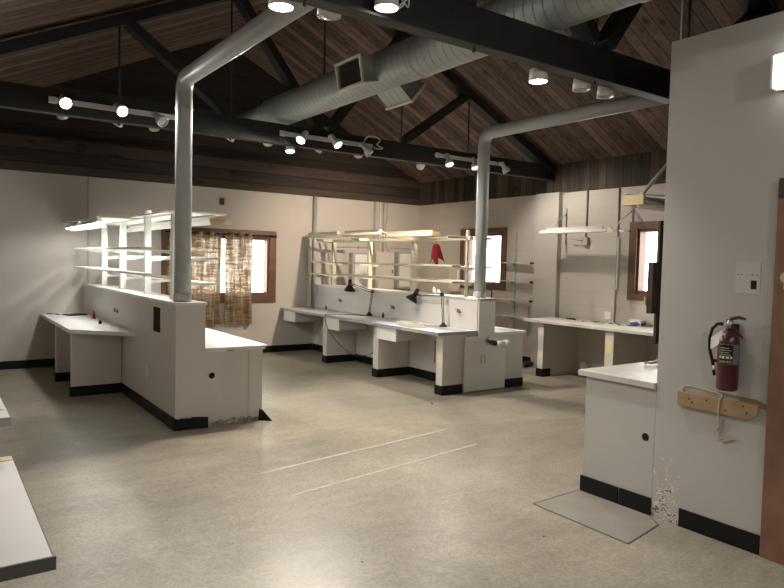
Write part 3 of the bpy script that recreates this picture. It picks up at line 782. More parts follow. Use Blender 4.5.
tag(obj('paper_stack', g, M['paper']), 'loose white papers on the taller side bench', 'papers')
g = G(); g.tube([(.11, 2.74, .765), (.15, 2.735, .768), (.19, 2.755, .766), (.20, 2.75, .764)], [.003, .008, .006, .002], 6)
tag(obj('paper_scrap', g, M['paper']), 'crumpled scrap on the bare low side bench', 'scrap')

# ------------------------------------------------------------------ floor marks
def strip(name, a, b, w, label):
    a, b = Vector((*a, 0)), Vector((*b, 0)); d = (b-a).normalized(); n_ = Vector((-d.y, d.x, 0))*w/2
    g = G(); g.prism([a+n_, b+n_, b-n_, a-n_], (0, 0, .0012)); return tag(obj(name, g, M['tape']), label, 'floor tape', 'tape lines on the floor')
strip('floor_tape', (2.037, 4.54), (4.089, 4.839), .022, 'pale tape line on floor, the one nearer the lamp desk')
strip('floor_tape', (2.025, 3.997), (4.023, 4.303), .017, 'pale tape line on floor, the one farther from the lamp desk')
g = G(); g.prism([(3.345, 3.004, .0), (3.84, 3.018, .0), (3.84, 2.45, .0), (3.754, 2.331, .0), (3.341, 2.26, .0)][::-1], (0, 0, .003))
tag(obj('floor_patch', g, M['patch']), 'grey lino patch lying before the counter joined to partition', 'floor patch')
g = G(); 
for a, b in (((3.345, 3.004), (3.341, 2.26)), ((3.341, 2.26), (3.754, 2.331)), ((3.345, 3.004), (3.84, 3.018)), ((3.754, 2.331), (3.84, 2.45))):
    g.bar((*a, .0025), (*b, .0025), .010, .004)
tag(obj('patch_seam', g, M['edge']), 'dark seam around the grey floor patch', 'seam')

# small debris
for i, (x, y, r, lab) in enumerate(((4.717, 5.808, .014, 'small dark pebble on floor before white end cabinet'), (1.9, 2.9, .005, 'tiny dark crumb on bare floor nearest the camera'), (3.0, 2.6, .006, 'tiny dark crumb on floor before the grey floor patch'))):
    tag(obj('debris', G().lathe([(0, 0), (r, 0), (r*.8, r*.6), (0, r*.8)], (x, y, 0), (0, 0, 1), 8), M['black']), lab, 'debris')
tag(obj('rubber_block', G().tube([(7.66, 7.15, .035), (7.74, 7.2, .05), (7.86, 7.22, .045), (7.90, 7.2, .04)], [.03, .048, .042, .03], 10), M['black']), 'black rubber lump on floor by the wall shelf rack', 'debris')

# ------------------------------------------------------------------ shelf racks on the half walls
def wood_bar(parent, name, x0, x1, y0, y1, z0, z1, m, lab=None): return obj(name, G().box(x0, x1, y0, y1, z0, z1, .003), m, parent, lab)

t = thing('shelf_rack', 'bright white open shelf rack on half wall before the curtained window', 'shelf rack', (2.02, 8.4, 1.193))
for y, zt in ((9.80, 2.042), (8.74, 2.042), (7.61, 2.10), (6.62, 2.042)):
    ps = obj('post', G().box(1.985, 2.055, y-.028, y+.028, 1.194, zt, .004), M['rackw'], t)
    if zt > 2.05: obj('post_cap', G().cyl((1.984, y, zt), (2.056, y, zt), .028, n=16), M['rackw'], ps)
    for z, xa, xb in ((1.68, 1.71, 1.985), (1.425, 1.71, 1.985), (1.595, 2.055, 2.40), (1.345, 2.055, 2.40)):
        obj('arm', G().prism([(xa if xa < 1.9 else xb, y-.012, z+.0), (1.985 if xa < 1.9 else 2.055, y-.012, z-.035), (1.985 if xa < 1.9 else 2.055, y-.012, z+.003), (xa if xa < 1.9 else xb, y-.012, z+.003)], (0, .024, 0)), M['rackw'], t)
for x0, x1, y0, y1, z in ((1.69, 1.80, 6.60, 10.2, 1.70), (1.85, 1.96, 8.3, 10.2, 1.70), (1.69, 1.80, 6.60, 10.2, 1.445), (1.85, 1.96, 8.3, 10.2, 1.445),
                          (2.20, 2.36, 6.28, 10.2, 1.612), (2.20, 2.36, 6.28, 10.2, 1.362)):
    wood_bar(t, 'shelf', x0, x1, y0, y1, z-.016, z+.006, M['rackw'])
wood_bar(t, 'top_board', 1.58, 2.0, 8.06, 10.38, 2.043, 2.058, M['rackw'])
wood_bar(t, 'top_board', 2.04, 2.44, 6.32, 10.0, 2.043, 2.058, M['rackw'])
wood_bar(t, 'top_board', 1.94, 2.10, 6.6, 8.05, 2.059, 2.074, M['rackw'])
obj('board_edge', G().box(1.60, 1.99, 8.052, 8.06, 2.043, 2.058), M['pine'], t, 'raw pine edge')

def fixture(x, y0, y1, z, m_hood, lit, label, group, tilt=0.0, endm=None, w=.075, power=0, axis='Y'):
    t_ = thing('fluorescent_fixture', label, 'light fixture', ((x), (y0+y1)/2, z), group)
    R_ = Matrix.Rotation(tilt, 3, 'Y')
    c = Vector((x, 0, z))
    def pt(dx, y, dz):
        v = R_ @ Vector((dx, 0, dz)); return (x+v.x, y, z+v.z)
    prof = [(-w, -.008), (-.03, .032), (.03, .032), (w, -.008), (w, -.002), (.03, .04), (-.03, .04), (-w, -.002)]
    obj('reflector', G().prism([pt(a, y0, b) for a, b in prof], (0, y1-y0, 0)), m_hood, t_)
    obj('ballast_box', G().prism([pt(a, y0+.1, b) for a, b in ((-.03, .041), (.03, .041), (.03, .075), (-.03, .075))], (0, y1-y0-.2, 0)), m_hood, t_)
    for s in (-.03, .03):
        obj('tube', G().cyl(pt(s, y0+.03, .0), pt(s, y1-.03, .0), .013, n=14), lit, t_)
    if endm:
        obj('end_block', G().prism([pt(a, y0-.02, b) for a, b in ((-w, -.012), (w, -.012), (w, .05), (-w, .05))], (0, .02, 0)), endm, t_, 'bare pine end block')
    if power:
        li = bpy.data.lights.new('tube_light', 'AREA'); li.shape = 'RECTANGLE'; li.size = .1; li.size_y = (y1-y0)*.9; li.energy = power; li.color = (1, 1, .95)
        lo = bpy.data.objects.new('tube_glow', li); COL.objects.link(lo); lo.parent = t_; lo.location = (0, 0, -.03)
    return t_
GR = 'lit fluorescent fixtures on the bright rack'
fixture(1.63, 8.12, 9.30, 1.965, M['rackw'], M['tubel'], 'lit fixture on bright rack over white workbench, its near end under the raw board edge', GR, .25, power=7)
fixture(1.63, 9.34, 10.20, 1.965, M['rackw'], M['tubed'], 'lit fixture on bright rack nearest the back wall above white workbench', GR, .25, power=2)
fixture(2.36, 6.36, 7.50, 1.965, M['rackw'], M['tubel'], 'lit fixture on bright rack passing behind grey pipe, pine end block showing', GR, -.25, M['pine'], power=7)
fixture(2.36, 7.54, 8.66, 1.965, M['rackw'], M['tubel'], 'lit fixture on bright rack in the middle, before the window frame', GR, -.25, power=7)
fixture(2.36, 8.70, 9.80, 1.965, M['rackw'], M['tubel'], 'lit fixture on bright rack over counter, deepest toward back wall', GR, -.25, power=6)

t = thing('shelf_rack', 'cream open shelf rack on half wall above the black desk lamps', 'shelf rack', (5.82, 8.3, 1.183))
for y in (10.0, 8.85, 7.68):
    obj('post', G().box(5.785, 5.855, y-.03, y+.03, 1.184, 1.96, .004), M['cream'], t)
obj('post', G().box(5.80, 5.84, 6.50, 6.53, 1.184, 2.06, .002), M['cream'], t, 'slotted metal upright')
for y in (10.0, 8.85, 7.68, 6.52):
    for z, s in ((1.57, -1), (1.365, -1), (1.56, 1), (1.36, 1)):
        xa = 5.82+s*.34; xb = 5.82+s*.035
        obj('arm', G().prism([(xa, y-.012, z), (xb, y-.012, z-.035), (xb, y-.012, z+.003), (xa, y-.012, z+.003)], (0, .024, 0)), M['cream'], t)
    wood_bar(t, 'top_arm', 5.44, 6.20, y-.055, y-.031, 1.94, 1.975, M['cream'])
for x0, x1, y0, y1, z in ((5.47, 5.62, 6.40, 10.3, 1.59), (5.47, 5.62, 6.40, 10.3, 1.38), (6.02, 6.17, 6.40, 10.3, 1.58), (6.02, 6.17, 6.40, 10.3, 1.38)):
    wood_bar(t, 'shelf', x0, x1, y0, y1, z-.016, z+.006, M['cream'])
wood_bar(t, 'top_rail', 5.865, 5.89, 6.4, 10.3, 1.93, 1.975, M['cream'])
wood_bar(t, 'top_rail', 5.755, 5.78, 6.4, 10.3, 1.93, 1.975, M['cream'])
GR2 = 'unlit fluorescent fixtures on the cream rack'
fixture(5.50, 9.22, 10.40, 2.015, M['cream'], M['tubeoff'], 'unlit cream fixture on desk side of cream rack, touching the back wall', GR2, .1)
fixture(5.50, 8.0, 9.18, 2.015, M['cream'], M['tubeoff'], 'unlit cream fixture on desk side of cream rack, beside the back fixture', GR2, .1)
fixture(6.15, 7.60, 8.95, 2.03, M['cream'], M['tubeoff'], 'unlit cream fixture with pine end above hanging red cloth', GR2, -.05, M['pine'])
# red cloth
g = G(); bm = g.bm; nx, nz = 16, 12; vs = []
for j in range(nz+1):
    v = j/nz; row = []
    for i in range(nx+1):
        u = i/nx-.5
        wdt = .05+.30*v**.8
        hem = -.11*abs(math.sin(2*PI*(u+.5)*1.0))*v
        a = Vector((6.19+.035*math.sin(u*14+v*2), 7.62+u*wdt, 1.90-.30*v-hem*(.8)*(1 if abs(u) > .1 else -.2)))
        row.append(bm.verts.new(a))
    vs.append(row)
for j in range(nz):
    for i in range(nx):
        f = bm.faces.new((vs[j][i], vs[j][i+1], vs[j+1][i+1], vs[j+1][i])); f.smooth = True
cl = obj('red_cloth', g, M['redcloth']); tag(cl, 'small red cloth hanging from the cream rack', 'cloth')
so = cl.modifiers.new('thick', 'SOLIDIFY'); so.thickness = .004
tag(obj('cloth_hook', G().tube([(6.19, 7.62, 1.905), (6.19, 7.62, 1.96), (6.175, 7.62, 1.985)], .004, 8), M['rod']), 'thin dark hook holding the red cloth', 'hook')

# ------------------------------------------------------------------ wall hung fixtures on the right
t = fixture(7.60, 5.64, 6.84, 2.105, M['white'], M['tubeoff'], 'white strip light hung off side wall over wall bench, with pine end block', None, 0, M['pine'], w=.06)
for y in (5.60, 6.76):
    obj('bracket_arm', G().cyl((7.60, y, 2.14), (XR-.002, y-.02, 2.42), .008, n=8), M['white'], t)
    obj('bracket_brace', G().cyl((XR-.012, y-.02, 1.95 if y > 6 else 2.10), (XR-.012, y-.02, 2.50), .008, n=8), M['alu'], t)
    obj('bracket_tie', G().cyl((7.64, y, 2.12), (XR-.002, y+.0, 2.12), .006, n=8), M['alu'], t)
t = thing('fluorescent_fixture', 'large white strip light with pine end block partly hidden behind partition', 'light fixture', (4.7, 2.9, 2.05))
prof = [(-.075, 0), (-.03, .04), (.03, .04), (.075, 0), (.075, .006), (.03, .05), (-.03, .05), (-.075, .006)]
obj('reflector', G().prism([(4.14, 2.86+a, 2.065+b) for a, b in prof], (1.2, 0, 0)), M['white'], t)
obj('ballast_box', G().box(4.2, 5.2, 2.83, 2.89, 2.106, 2.13), M['white'], t)
obj('end_block', G().box(4.11, 4.14, 2.775, 2.95, 2.065, 2.135, .002), M['pine'], t, 'bare pine end block')
for s in (-.03, .03): obj('tube', G().cyl((4.13, 2.86+s, 2.06), (5.27, 2.86+s, 2.06), .013, n=14), M['tubeoff'], t)
obj('hanger_rod', G().cyl((4.18, 2.86, 2.12), (4.62, 2.86, 2.47), .015, n=10), M['white'], t)
obj('hanger_rod', G().cyl((5.1, 2.86, 2.12), (4.62, 2.86, 2.47), .011, n=10), M['white'], t)
obj('hanger_rod', G().cyl((4.62, 2.86, 2.46), (4.62, 2.86, roofz(4.62)-.01), .006, n=8), M['white'], t)
obj('hanger_rod', G().cyl((4.12, 2.93, 2.15), (5.2, 2.93, 2.20), .006, n=8), M['white'], t)

# wall shelf rack between window and pilaster on the right wall
t = thing('wall_shelf_rack', 'thin wall rack of narrow shelves between small window and pilaster', 'shelf rack', (XR-.02, 7.78, .6))
obj('upright', G().box(XR-.03, XR-.001, 7.765, 7.79, .55, 2.15), M['galv'], t)
for z, ya in ((1.65, 8.12), (1.345, 8.12), (1.035, 8.30), (.76, 8.12)):
    sh = obj('shelf', G().box(XR-.13, XR-.03, 7.34, ya, z-.008, z+.006), M['cream'], t)
    obj('end_cap', G().box(XR-.135, XR-.03, 7.325, 7.34, z-.02, z+.014), M['darkwood'], sh)
    obj('shelf_bracket', G().prism([(XR-.03, 7.772, z-.075), (XR-.03, 7.772, z-.01), (XR-.125, 7.772, z-.01)], (0, .01, 0)), M['galv'], sh)
obj('lower_upright', G().box(XR-.02, XR-.001, 7.45, 7.465, .45, .95), M['galv'], t)

# ------------------------------------------------------------------ electrical cabinets and conduits on the back wall
for i, (x0, x1, z0, z1, m, lab) in enumerate(((6.40, 6.80, 1.07, 1.77, M['grey'], 'grey fuse cabinet with pale door, first of the row on back wall'),
        (6.92, 7.34, 1.06, 1.80, M['panelw'], 'beige fuse cabinet under the conduit bundle on back wall'),
        (7.44, 7.80, 1.10, 1.81, M['grey'], 'white fronted cabinet nearest the room corner on back wall'))):
    t = thing('electrical_cabinet', lab, 'electrical cabinet', ((x0+x1)/2, YB-.07, z0), 'electrical cabinets on the back wall')
    obj('cabinet_body', G().box(x0, x1, YB-.14, YB-.001, z0, z1, .004), m, t)
    dd = obj('cabinet_door', G().box(x0+.05 if i == 0 else x0+.03, x1-.02, YB-.155, YB-.141, z0+.04, z1-.03, .003), M['white'] if i != 1 else M['panelw'], t)
    obj('latch', G().box(x1-.06, x1-.04, YB-.162, YB-.155, (z0+z1)/2-.03, (z0+z1)/2+.03), M['rod'], dd)
CG = 'conduits on the back wall'
for x, r, z0, m, lab in ((6.95, .022, 1.80, M['pipe'], 'thickest dark conduit above beige fuse cabinet'), (7.07, .016, 1.80, M['white'], 'white conduit in middle of bundle above beige fuse cabinet'), (7.15, .015, 1.80, M['grey'], 'beige conduit in bundle above beige fuse cabinet')):
    tag(obj('conduit', G().cyl((x, YB-.025, z0), (x, YB-.025, WZ), r, n=14), m), lab, 'conduit', CG)
cable('bent_conduit', [(7.24, YB-.02, 2.74), (7.235, YB-.02, 2.45), (7.2, YB-.02, 2.2), (7.215, YB-.02, 1.98), (7.27, YB-.02, 1.87), (7.31, YB-.02, 1.81)], .009, M['grey'], 'thin bent conduit beside the conduit bundle on back wall', 'conduit')
tag(obj('conduit', G().cyl((5.66, YB-.04, .80), (5.66, YB-.04, WZ), .035, n=18), M['pipe']), 'wide grey conduit rising from behind half wall with desk lamps', 'conduit')
tag(obj('cable_duct', G().box(5.545, 5.60, YB-.06, YB-.001, .78, 1.86, .005), M['panelw']), 'pale square cable duct beside wide grey conduit', 'cable duct')
t = thing('conduit', 'thin horizontal conduit running above the fuse cabinets', 'conduit', (6.9, YB-.02, 1.87))
obj('conduit_run', G().cyl((6.10, YB-.015, 1.87), (6.93, YB-.015, 1.875), .010, n=10).cyl((7.33, YB-.015, 1.885), (7.95, YB-.015, 1.885), .010, n=10), M['grey'], t)
for x in (6.12, 6.62): obj('pipe_clip', G().box(x-.02, x+.02, YB-.03, YB-.001, 1.85, 1.895, .002), M['grey'], t)
tag(obj('wall_box', G().box(3.91, 3.98, YB-.03, YB-.001, 2.48, 2.59, .004), M['darkwood']), 'small brown box high on wall above the curtained window', 'wall box')
tag(obj('light_bracket', G().box(3.86, 4.10, YB-.06, YB-.001, 2.16, 2.23, .003), M['cream']), 'short pale bracket on wall above the curtain rod', 'bracket')

# right wall conduits and outlets
t = thing('conduit', 'conduit ending in grey outlet box over the wall bench', 'conduit', (XR-.02, 6.35, 1.97))
obj('conduit_run', G().cyl((XR-.018, 6.36, 2.05), (XR-.018, 6.36, WZ), .014, n=12), M['grey'], t)
obj('outlet_box', G().box(XR-.06, XR-.001, 6.30, 6.41, 1.93, 2.05, .005), M['grey'], t)
obj('plug_lead', G().tube([(XR-.06, 6.38, 2.0), (XR-.12, 6.50, 2.02), (XR-.14, 6.62, 2.05)], .008, 8), M['grey'], t)
t = thing('conduit', 'thin conduit running down side wall to the bench tongs', 'conduit', (XR-.02, 5.81, .83))
obj('conduit_run', G().cyl((XR-.015, 5.81, .826), (XR-.015, 5.81, WZ), .011, n=10), M['grey'], t)
obj('cable_cover', G().box(XR-.03, XR-.001, 5.775, 5.795, 1.30, 2.05), M['white'], t)
tag(obj('outlet_plate', G().box(XR-.012, XR-.001, 5.87, 5.98, .86, .97, .003), M['white']), 'small white outlet plate just above wall bench tongs', 'outlet')
tag(obj('wall_box', G().box(XR-.10, XR-.001, 9.14, 9.38, 1.10, 1.55, .004), M['cream']), 'pale box on side wall below corner side of small window', 'wall box')
t = thing('double_outlet', 'dark twin outlet on side wall beside the pale wall box', 'outlet', (XR, 9.0, 1.1))
obj('outlet_plate', G().box(XR-.012, XR-.001, 8.93, 9.05, 1.12, 1.22, .003), M['darkwood'], t)

# ------------------------------------------------------------------ fittings on half walls: taps
def tap(x, y, z, label, s=-1):
    t_ = thing('gas_tap', label, 'gas tap', (x, y, z), 'small taps on the half walls')
    obj('tap_body', G().lathe([(0, 0), (.022, 0), (.022, .008), (.012, .012), (.012, .045), (0, .05)], (x, y, z), (s, 0, 0), 16).cyl((x+s*.035, y-.01, z), (x+s*.035, y-.075, z-.004), .007, n=10), M['brass'], t_)
    obj('tap_lever', G().cyl((x+s*.035, y, z), (x+s*.035, y, z+.032), .006, n=8).bar((x+s*.035, y+.05, z+.032), (x+s*.035, y-.03, z+.03), .012, .007), M['black'], t_)
tap(1.874, 8.35, .945, 'tap on half wall over white topped open workbench')
tap(5.674, 9.48, .94, 'tap on half wall below shade of desk lamp farther from the pipe')
tap(5.674, 7.95, .935, 'tap on half wall between the two desk lamps')
tap(5.674, 6.47, .99, 'tap on half wall nearest the pipe above grey desk')
for y, z, l in ((8.32, .93, 'thin white tube hanging below tap over white workbench'), (7.93, .92, 'thin white tube hanging below tap between desk lamps'), (6.45, .97, 'thin white tube hanging below tap nearest the pipe')):
    x = 1.86 if y > 8 else 5.66
    cable('tap_tube', [(x-.03, y, z), (x-.032, y+.01, z-.06), (x-.03, y-.01, z-.13)], .004, M['paper'], l, 'tube')
t = thing('vent_opening', 'dark rectangular cutout in half wall with pale torn edge', 'cutout', (1.874, 6.69, .86))
obj('opening_rim', G().box(1.870, 1.8745, 6.555, 6.825, .850, 1.125), M['paper'], t)
obj('opening', G().box(1.868, 1.8705, 6.57, 6.81, .862, 1.112), M['hole'], t)
tag(obj('blank_plate', G().box(1.867, 1.8745, 6.98, 7.06, .345, .475, .002), M['white']), 'narrow white blank plate low on half wall with dark cutout', 'outlet plate')
# pipe stub on the end cabinet
t = thing('pipe_stub', 'black valve and white capped pipe stub sticking out of end cabinet', 'pipe fitting', (5.88, 6.07, .62))
obj('valve', G().cyl((5.84, 6.0975, .64), (5.80, 5.98, .635), .022, n=14).cyl((5.80, 5.99, .635), (5.86, 5.965, .62), .034, n=16), M['black'], t)
obj('flange', G().lathe([(0, .0), (.05, .0), (.05, .012), (.02, .015)], (5.845, 6.0975, .64), (0, -1, 0), 20), M['grey'], t)
obj('pipe_cap', G().cyl((5.86, 5.965, .62), (5.985, 5.93, .62), .034, n=18).cyl((5.975, 5.933, .62), (6.02, 5.92, .62), .046, n=18), M['paper'], t)
# cap end board and hook on right half wall
tag(obj('wood_strip', G().box(5.69, 5.96, 6.096, 6.112, 1.154, 1.176, .002), M['plaque']), 'brown wood strip under cap of half wall below the grey pipe', 'wood strip')
t = thing('gooseneck_hook', 'small bent black hook standing beside grey pipe base', 'hook', (5.92, 6.25, 1.184))
obj('hook', G().tube([(5.945, 6.165, 1.185), (5.95, 6.165, 1.24), (5.94, 6.16, 1.275), (5.915, 6.15, 1.285), (5.90, 6.145, 1.27)], .010, 10), M['black'], t)
obj('ball', G().lathe([(0, -.016), (.012, -.011), (.016, 0), (.012, .011), (0, .016)], (5.898, 6.145, 1.262), (0, 0, 1), 12), M['steel'], t)
for i, (y, h, lab) in enumerate(((6.98, .07, 'tiny glass jar on cream rack wall cap, shorter one'), (7.08, .10, 'tiny glass jar on cream rack wall cap, taller one'))):
    tag(obj('glass_jar', G().lathe([(0, 0), (.024, 0), (.026, .01), (.026, h*.7), (.014, h*.85), (.014, h), (0, h)], (5.73, y, 1.1835), (0, 0, 1), 16), M['paper']), lab, 'jar')

# ------------------------------------------------------------------ articulated desk lamps
def desk_lamp(b, elbow, tip, shade_dir, label):
    b, e, tp = Vector(b), Vector(elbow), Vector(tip)
    t_ = thing('desk_lamp', label, 'desk lamp', b, 'black articulated desk lamps')
    obj('clamp_base', G().lathe([(0, 0), (.055, 0), (.055, .012), (.03, .03), (.016, .055), (0, .06)], b, (0, 0, 1), 20), M['black'], t_)
    n_ = Vector((1, 0, 0))
    for s in (-1, 1):
        o = n_*.012*s
        obj('lower_arm', G().cyl(b+Vector((0, .018*s, .05)), e+Vector((0, .018*s, 0)), .005, n=8), M['black'], t_)
        obj('upper_arm', G().cyl(e+Vector((0, 0, .016*s)), tp+Vector((0, 0, .016*s)), .005, n=8), M['black'], t_)
    obj('spring', G().tube([b+Vector((.0, 0, .07))+(e-b-Vector((0, 0, .08)))*(k/120*.5)+.008*Vector((math.cos(k*.9), math.sin(k*.9), 0)) for k in range(121)], .0015, 5), M['steel'], t_)
    obj('elbow_joint', G().cyl(e+Vector((-.014, 0, 0)), e+Vector((.014, 0, 0)), .026, n=18), M['black'], t_)
    obj('tip_joint', G().cyl(tp+Vector((-.012, 0, 0)), tp+Vector((.012, 0, 0)), .020, n=16), M['black'], t_)
    d = aim(shade_dir); st = tp+Vector((0, .06, -.01)) - d*.05
    obj('neck', G().cyl(tp, st+d*.02, .008, n=8), M['black'], t_)
    sh = obj('lamp_shade', G().lathe([(0, -.045), (.022, -.045), (.03, -.035), (.032, .05), (.05, .075), (.085, .125), (.09, .15), (.086, .15), (.08, .125), (.045, .08), (.0, .06)], st, d, 28), M['black'], t_)
    obj('bulb', G().lathe([(0, .062), (.03, .075), (.04, .105), (.03, .13), (0, .14)], st, d, 16), M['tubeoff'], sh)
    return t_
desk_lamp((5.60, 8.50, .776), (5.60, 8.42, 1.15), (5.60, 9.03, 1.235), (.0, .10, -1), 'black desk lamp farther from the grey pipe, shade hanging straight down')
desk_lamp((5.58, 6.68, .776), (5.58, 6.72, 1.20), (5.58, 7.26, 1.175), (-.45, .25, -.85), 'black desk lamp nearer the grey pipe, tilted shade showing its inside')
cable('lamp_cord', [(5.52, 8.50, .783), (5.4, 8.62, .781), (5.2, 8.80, .781), (5.05, 8.86, .782), (5.0, 8.82, .77), (5.0, 8.76, .6), (5.05, 8.55, .40), (5.10, 8.2, .25), (5.16, 7.9, .26), (5.2, 7.67, .36)], .006, M['cable'], 'dark cord running from desk lamp over desk edge and hanging in a loop')
g_pts = []
for k in range(90):
    a = k*.42; g_pts.append((5.22+.13*math.cos(a)+.02*math.sin(a*2.3), 6.82+.2*math.sin(a)+.002*k, .782+.0004*k))
g_pts += [(5.35, 6.95, .80), (5.46, 6.85, .785), (5.56, 6.74, .783)]
cable('coiled_cord', g_pts[::3]+g_pts[-2:], .006, mat('beige_cable', (.55, .50, .42), .5), 'beige cord coiled on grey desk before the lamp nearer the pipe')

# small things on tops
def knob(name, x, y, z, r, h, m, label, cat): return tag(obj(name, G().lathe([(0, 0), (r, 0), (r, h*.5), (r*.6, h*.75), (r*.6, h), (0, h)], (x, y, z), (0, 0, 1), 14), m), label, cat)
knob('stopper', 1.73, 8.62, .7705, .020, .045, M['black'], 'small black stopper near front end of white workbench', 'stopper')
knob('stopper', 1.80, 8.30, .7705, .010, .05, M['paper'], 'small white peg beside the black stopper on white workbench', 'peg')
knob('bottle', 1.80, 9.35, .7705, .018, .10, M['redcloth'], 'small reddish bottle against half wall on white workbench', 'bottle')
knob('stopper', 5.58, 9.82, .7755, .016, .065, M['black'], 'black stopper on grey desk farther from pipe', 'stopper')
knob('stopper', 5.60, 8.12, .7755, .018, .075, M['black'], 'black stopper on grey desk between the two desk lamps', 'stopper')
knob('stopper', 6.08, 6.75, .7425, .022, .025, M['black'], 'flat black knob on white counter past the half wall', 'knob')
g = G(); g.obox((1.68, 10.0, .779), (.26, .20, .016), Matrix.Rotation(.3, 4, 'Z'), .004)
tag(obj('tray', g, M['black']), 'flat dark tray at the wall end of white workbench', 'tray')
for x, y, a, L, lab in ((1.43, 10.30, .2, .14, 'thin black tool nearest back wall on white workbench'), (1.50, 10.12, -.3, .10, 'short dark tool beside tray on white workbench')):
    d = Vector((math.cos(a), math.sin(a), 0))*L/2; c = Vector((x, y, .778))
    tag(obj('hand_tool', G().tube([c-d, c-d*.2, c, c+d], [.005, .007, .004, .003], 8), M['black']), lab, 'tool')
knob('desk_grommet', 5.52, 9.95+.2, .7755, .03, .008, M['black'], 'low black ring on grey desk at the back wall', 'ring')
# tongs scattered on the wall bench
for i in range(9):
    y = 5.35+i*.095; x = 7.80+.09*math.sin(i*2.1); a = random.uniform(0, PI)
    d = Vector((math.cos(a), math.sin(a), 0))*.075; n_ = Vector((-d.y, d.x, 0))*.22; c = Vector((x, y, .831))
    tag(obj('tongs', G().tube([c-d-n_, c-n_*.4, c+d*.6, c+d, c+d*.6, c+n_*.5, c-d+n_], .005, 6), M['steel'] if i % 3 else M['black']),
        'small metal tongs scattered on wall bench beside the blue and white tub', 'tongs', 'tongs on the wall bench')
g = G(); g.tube([(7.80, 6.30, .832), (7.76, 6.40, .838), (7.82, 6.50, .832), (7.9, 6.42, .838), (7.84, 6.34, .832)], .008, 6)
tag(obj('metal_clip', g, M['rod']), 'dark wire clip alone at the pilaster end of wall bench', 'clip')
t = thing('plastic_tub', 'blue and white tub on the wall bench under window', 'tub', (7.90, 5.34, .8255))
obj('tub_body', G().box(7.84, 7.98, 5.26, 5.42, .8256, .895, .008), M['paper'], t)
obj('tub_label', G().prism([(7.8385, 5.265, .835), (7.8385, 5.415, .835), (7.8385, 5.415, .87), (7.8385, 5.30, .885), (7.8385, 5.265, .86)], (-.001, 0, 0)).prism([(7.85, 5.2585, .835), (7.97, 5.2585, .835), (7.97, 5.2585, .885), (7.85, 5.2585, .865)], (0, -.001, 0)), M['blue'], t, 'blue label')
obj('tub_lid', G().box(7.832, 7.988, 5.252, 5.428, .895, .907, .004), M['white'], t)
# things on the partition counter
t = thing('wire_tangle', 'small tangle of copper wire on the counter joined to partition', 'wire', (4.6, 2.95, .876))
pts = [(4.48+.06*math.cos(k*1.7)+.01*k, 2.92+.05*math.sin(k*2.3), .885+.012*(k % 3)) for k in range(16)]
obj('wire', G().tube(pts, .004, 6), M['plaque'], t)
tag(obj('hot_plate_lid', G().lathe([(0, 0), (.07, 0), (.07, .006), (0, .008)], (4.60, 2.66, .8756), (0, 0, 1), 20), M['black']), 'flat black disc on counter close behind the partition edge', 'disc')

# ------------------------------------------------------------------ partition fittings
# dark wooden cabinet side hung behind the partition end
t = thing('hanging_cabinet', 'dark wooden cabinet side hung behind partition edge', 'cabinet', (4.1, 2.61, 1.1))
obj('cabinet_side', G().box(4.058, 4.30, 2.60, 2.62, 1.10, 1.94, .002), M['darkwood'], t)
obj('cabinet_box', G().box(3.995, 4.057, 2.60, 2.64, 1.31, 1.66, .002), M['darkwood'], t)
obj('note', G().box(3.975, 4.005, 2.641, 2.646, 1.365, 1.42), M['note'], t, 'yellow tag')

# fire extinguisher
ex = thing('fire_extinguisher', 'dark red fire extinguisher hung on partition beside the doorway', 'fire extinguisher', (PX-.075, 1.965, .905))
ec = Vector((PX-.078, 1.968, 0))
obj('cylinder', G().lathe([(0, .905), (.062, .905), (.069, .915), (.070, 1.19), (.066, 1.215), (.05, 1.24), (.027, 1.26), (.022, 1.275), (0, 1.275)], ec, (0, 0, 1), 36), M['red'], ex)
# label wraps the front; block of dark print
def wrap(z0, z1, a0, a1, r, mt, nm, par, lab=None, n=14):
    g = G(); bm = g.bm; A = []
    for k in range(n+1):
        a = a0+(a1-a0)*k/n
        A.append([bm.verts.new((ec.x+rr*math.cos(a), ec.y+rr*math.sin(a), z)) for rr, z in ((r, z0), (r, z1), (r-.001, z1), (r-.001, z0))])
    for p_, q_ in zip(A, A[1:]):
        for k in range(4): bm.faces.new((p_[k], p_[(k+1) % 4], q_[(k+1) % 4], q_[k]))
    bm.faces.new(A[0]); bm.faces.new(A[-1][::-1])
    return obj(nm, g, mt, par, lab)
FA = PI+.52                     # face turned to the room
lb = wrap(1.065, 1.185, FA-.95, FA+1.15, .0715, M['label_'], 'label_band', ex, 'grey instruction label')
wrap(1.095, 1.18, FA-.9, FA+.35, .0722, M['black'], 'print_block', lb)
wrap(1.100, 1.113, FA-.85, FA+.30, .0728, M['paper'], 'print_row', lb)
for k in range(3): wrap(1.1015, 1.1115, FA-.75+.38*k, FA-.62+.38*k, .0734, M['black'], 'pictogram', lb)
wrap(1.068, 1.094, FA-.9, FA+.35, .0722, M['black'], 'print_block', lb)
wrap(1.074, 1.088, FA-.82, FA+.26, .0728, mat('print_yellow', (.45, .36, .10), .5, col2=(.05, .05, .05), nscale=140), 'print_row', lb)
for k in range(4): wrap(1.120+.013*k, 1.1245+.013*k, FA-.8, FA+.2-.2*(k % 2), .0726, M['grey'], 'print_row', lb)
obj('valve', G().cyl(ec+Vector((0, 0, 1.27)), ec+Vector((0, 0, 1.325)), .017, n=16).cyl(ec+Vector((0, 0, 1.295)), ec+Vector((-.035, .02, 1.295)), .012, n=12), M['steel'], ex)
obj('handle', G().tube([ec+Vector((0, .02, 1.318)), ec+Vector((0, -.01, 1.335)), ec+Vector((-.0, -.06, 1.345)), ec+Vector((-.0, -.105, 1.338))], [.012, .013, .010, .007], 10), M['red'], ex, 'red carry handle')
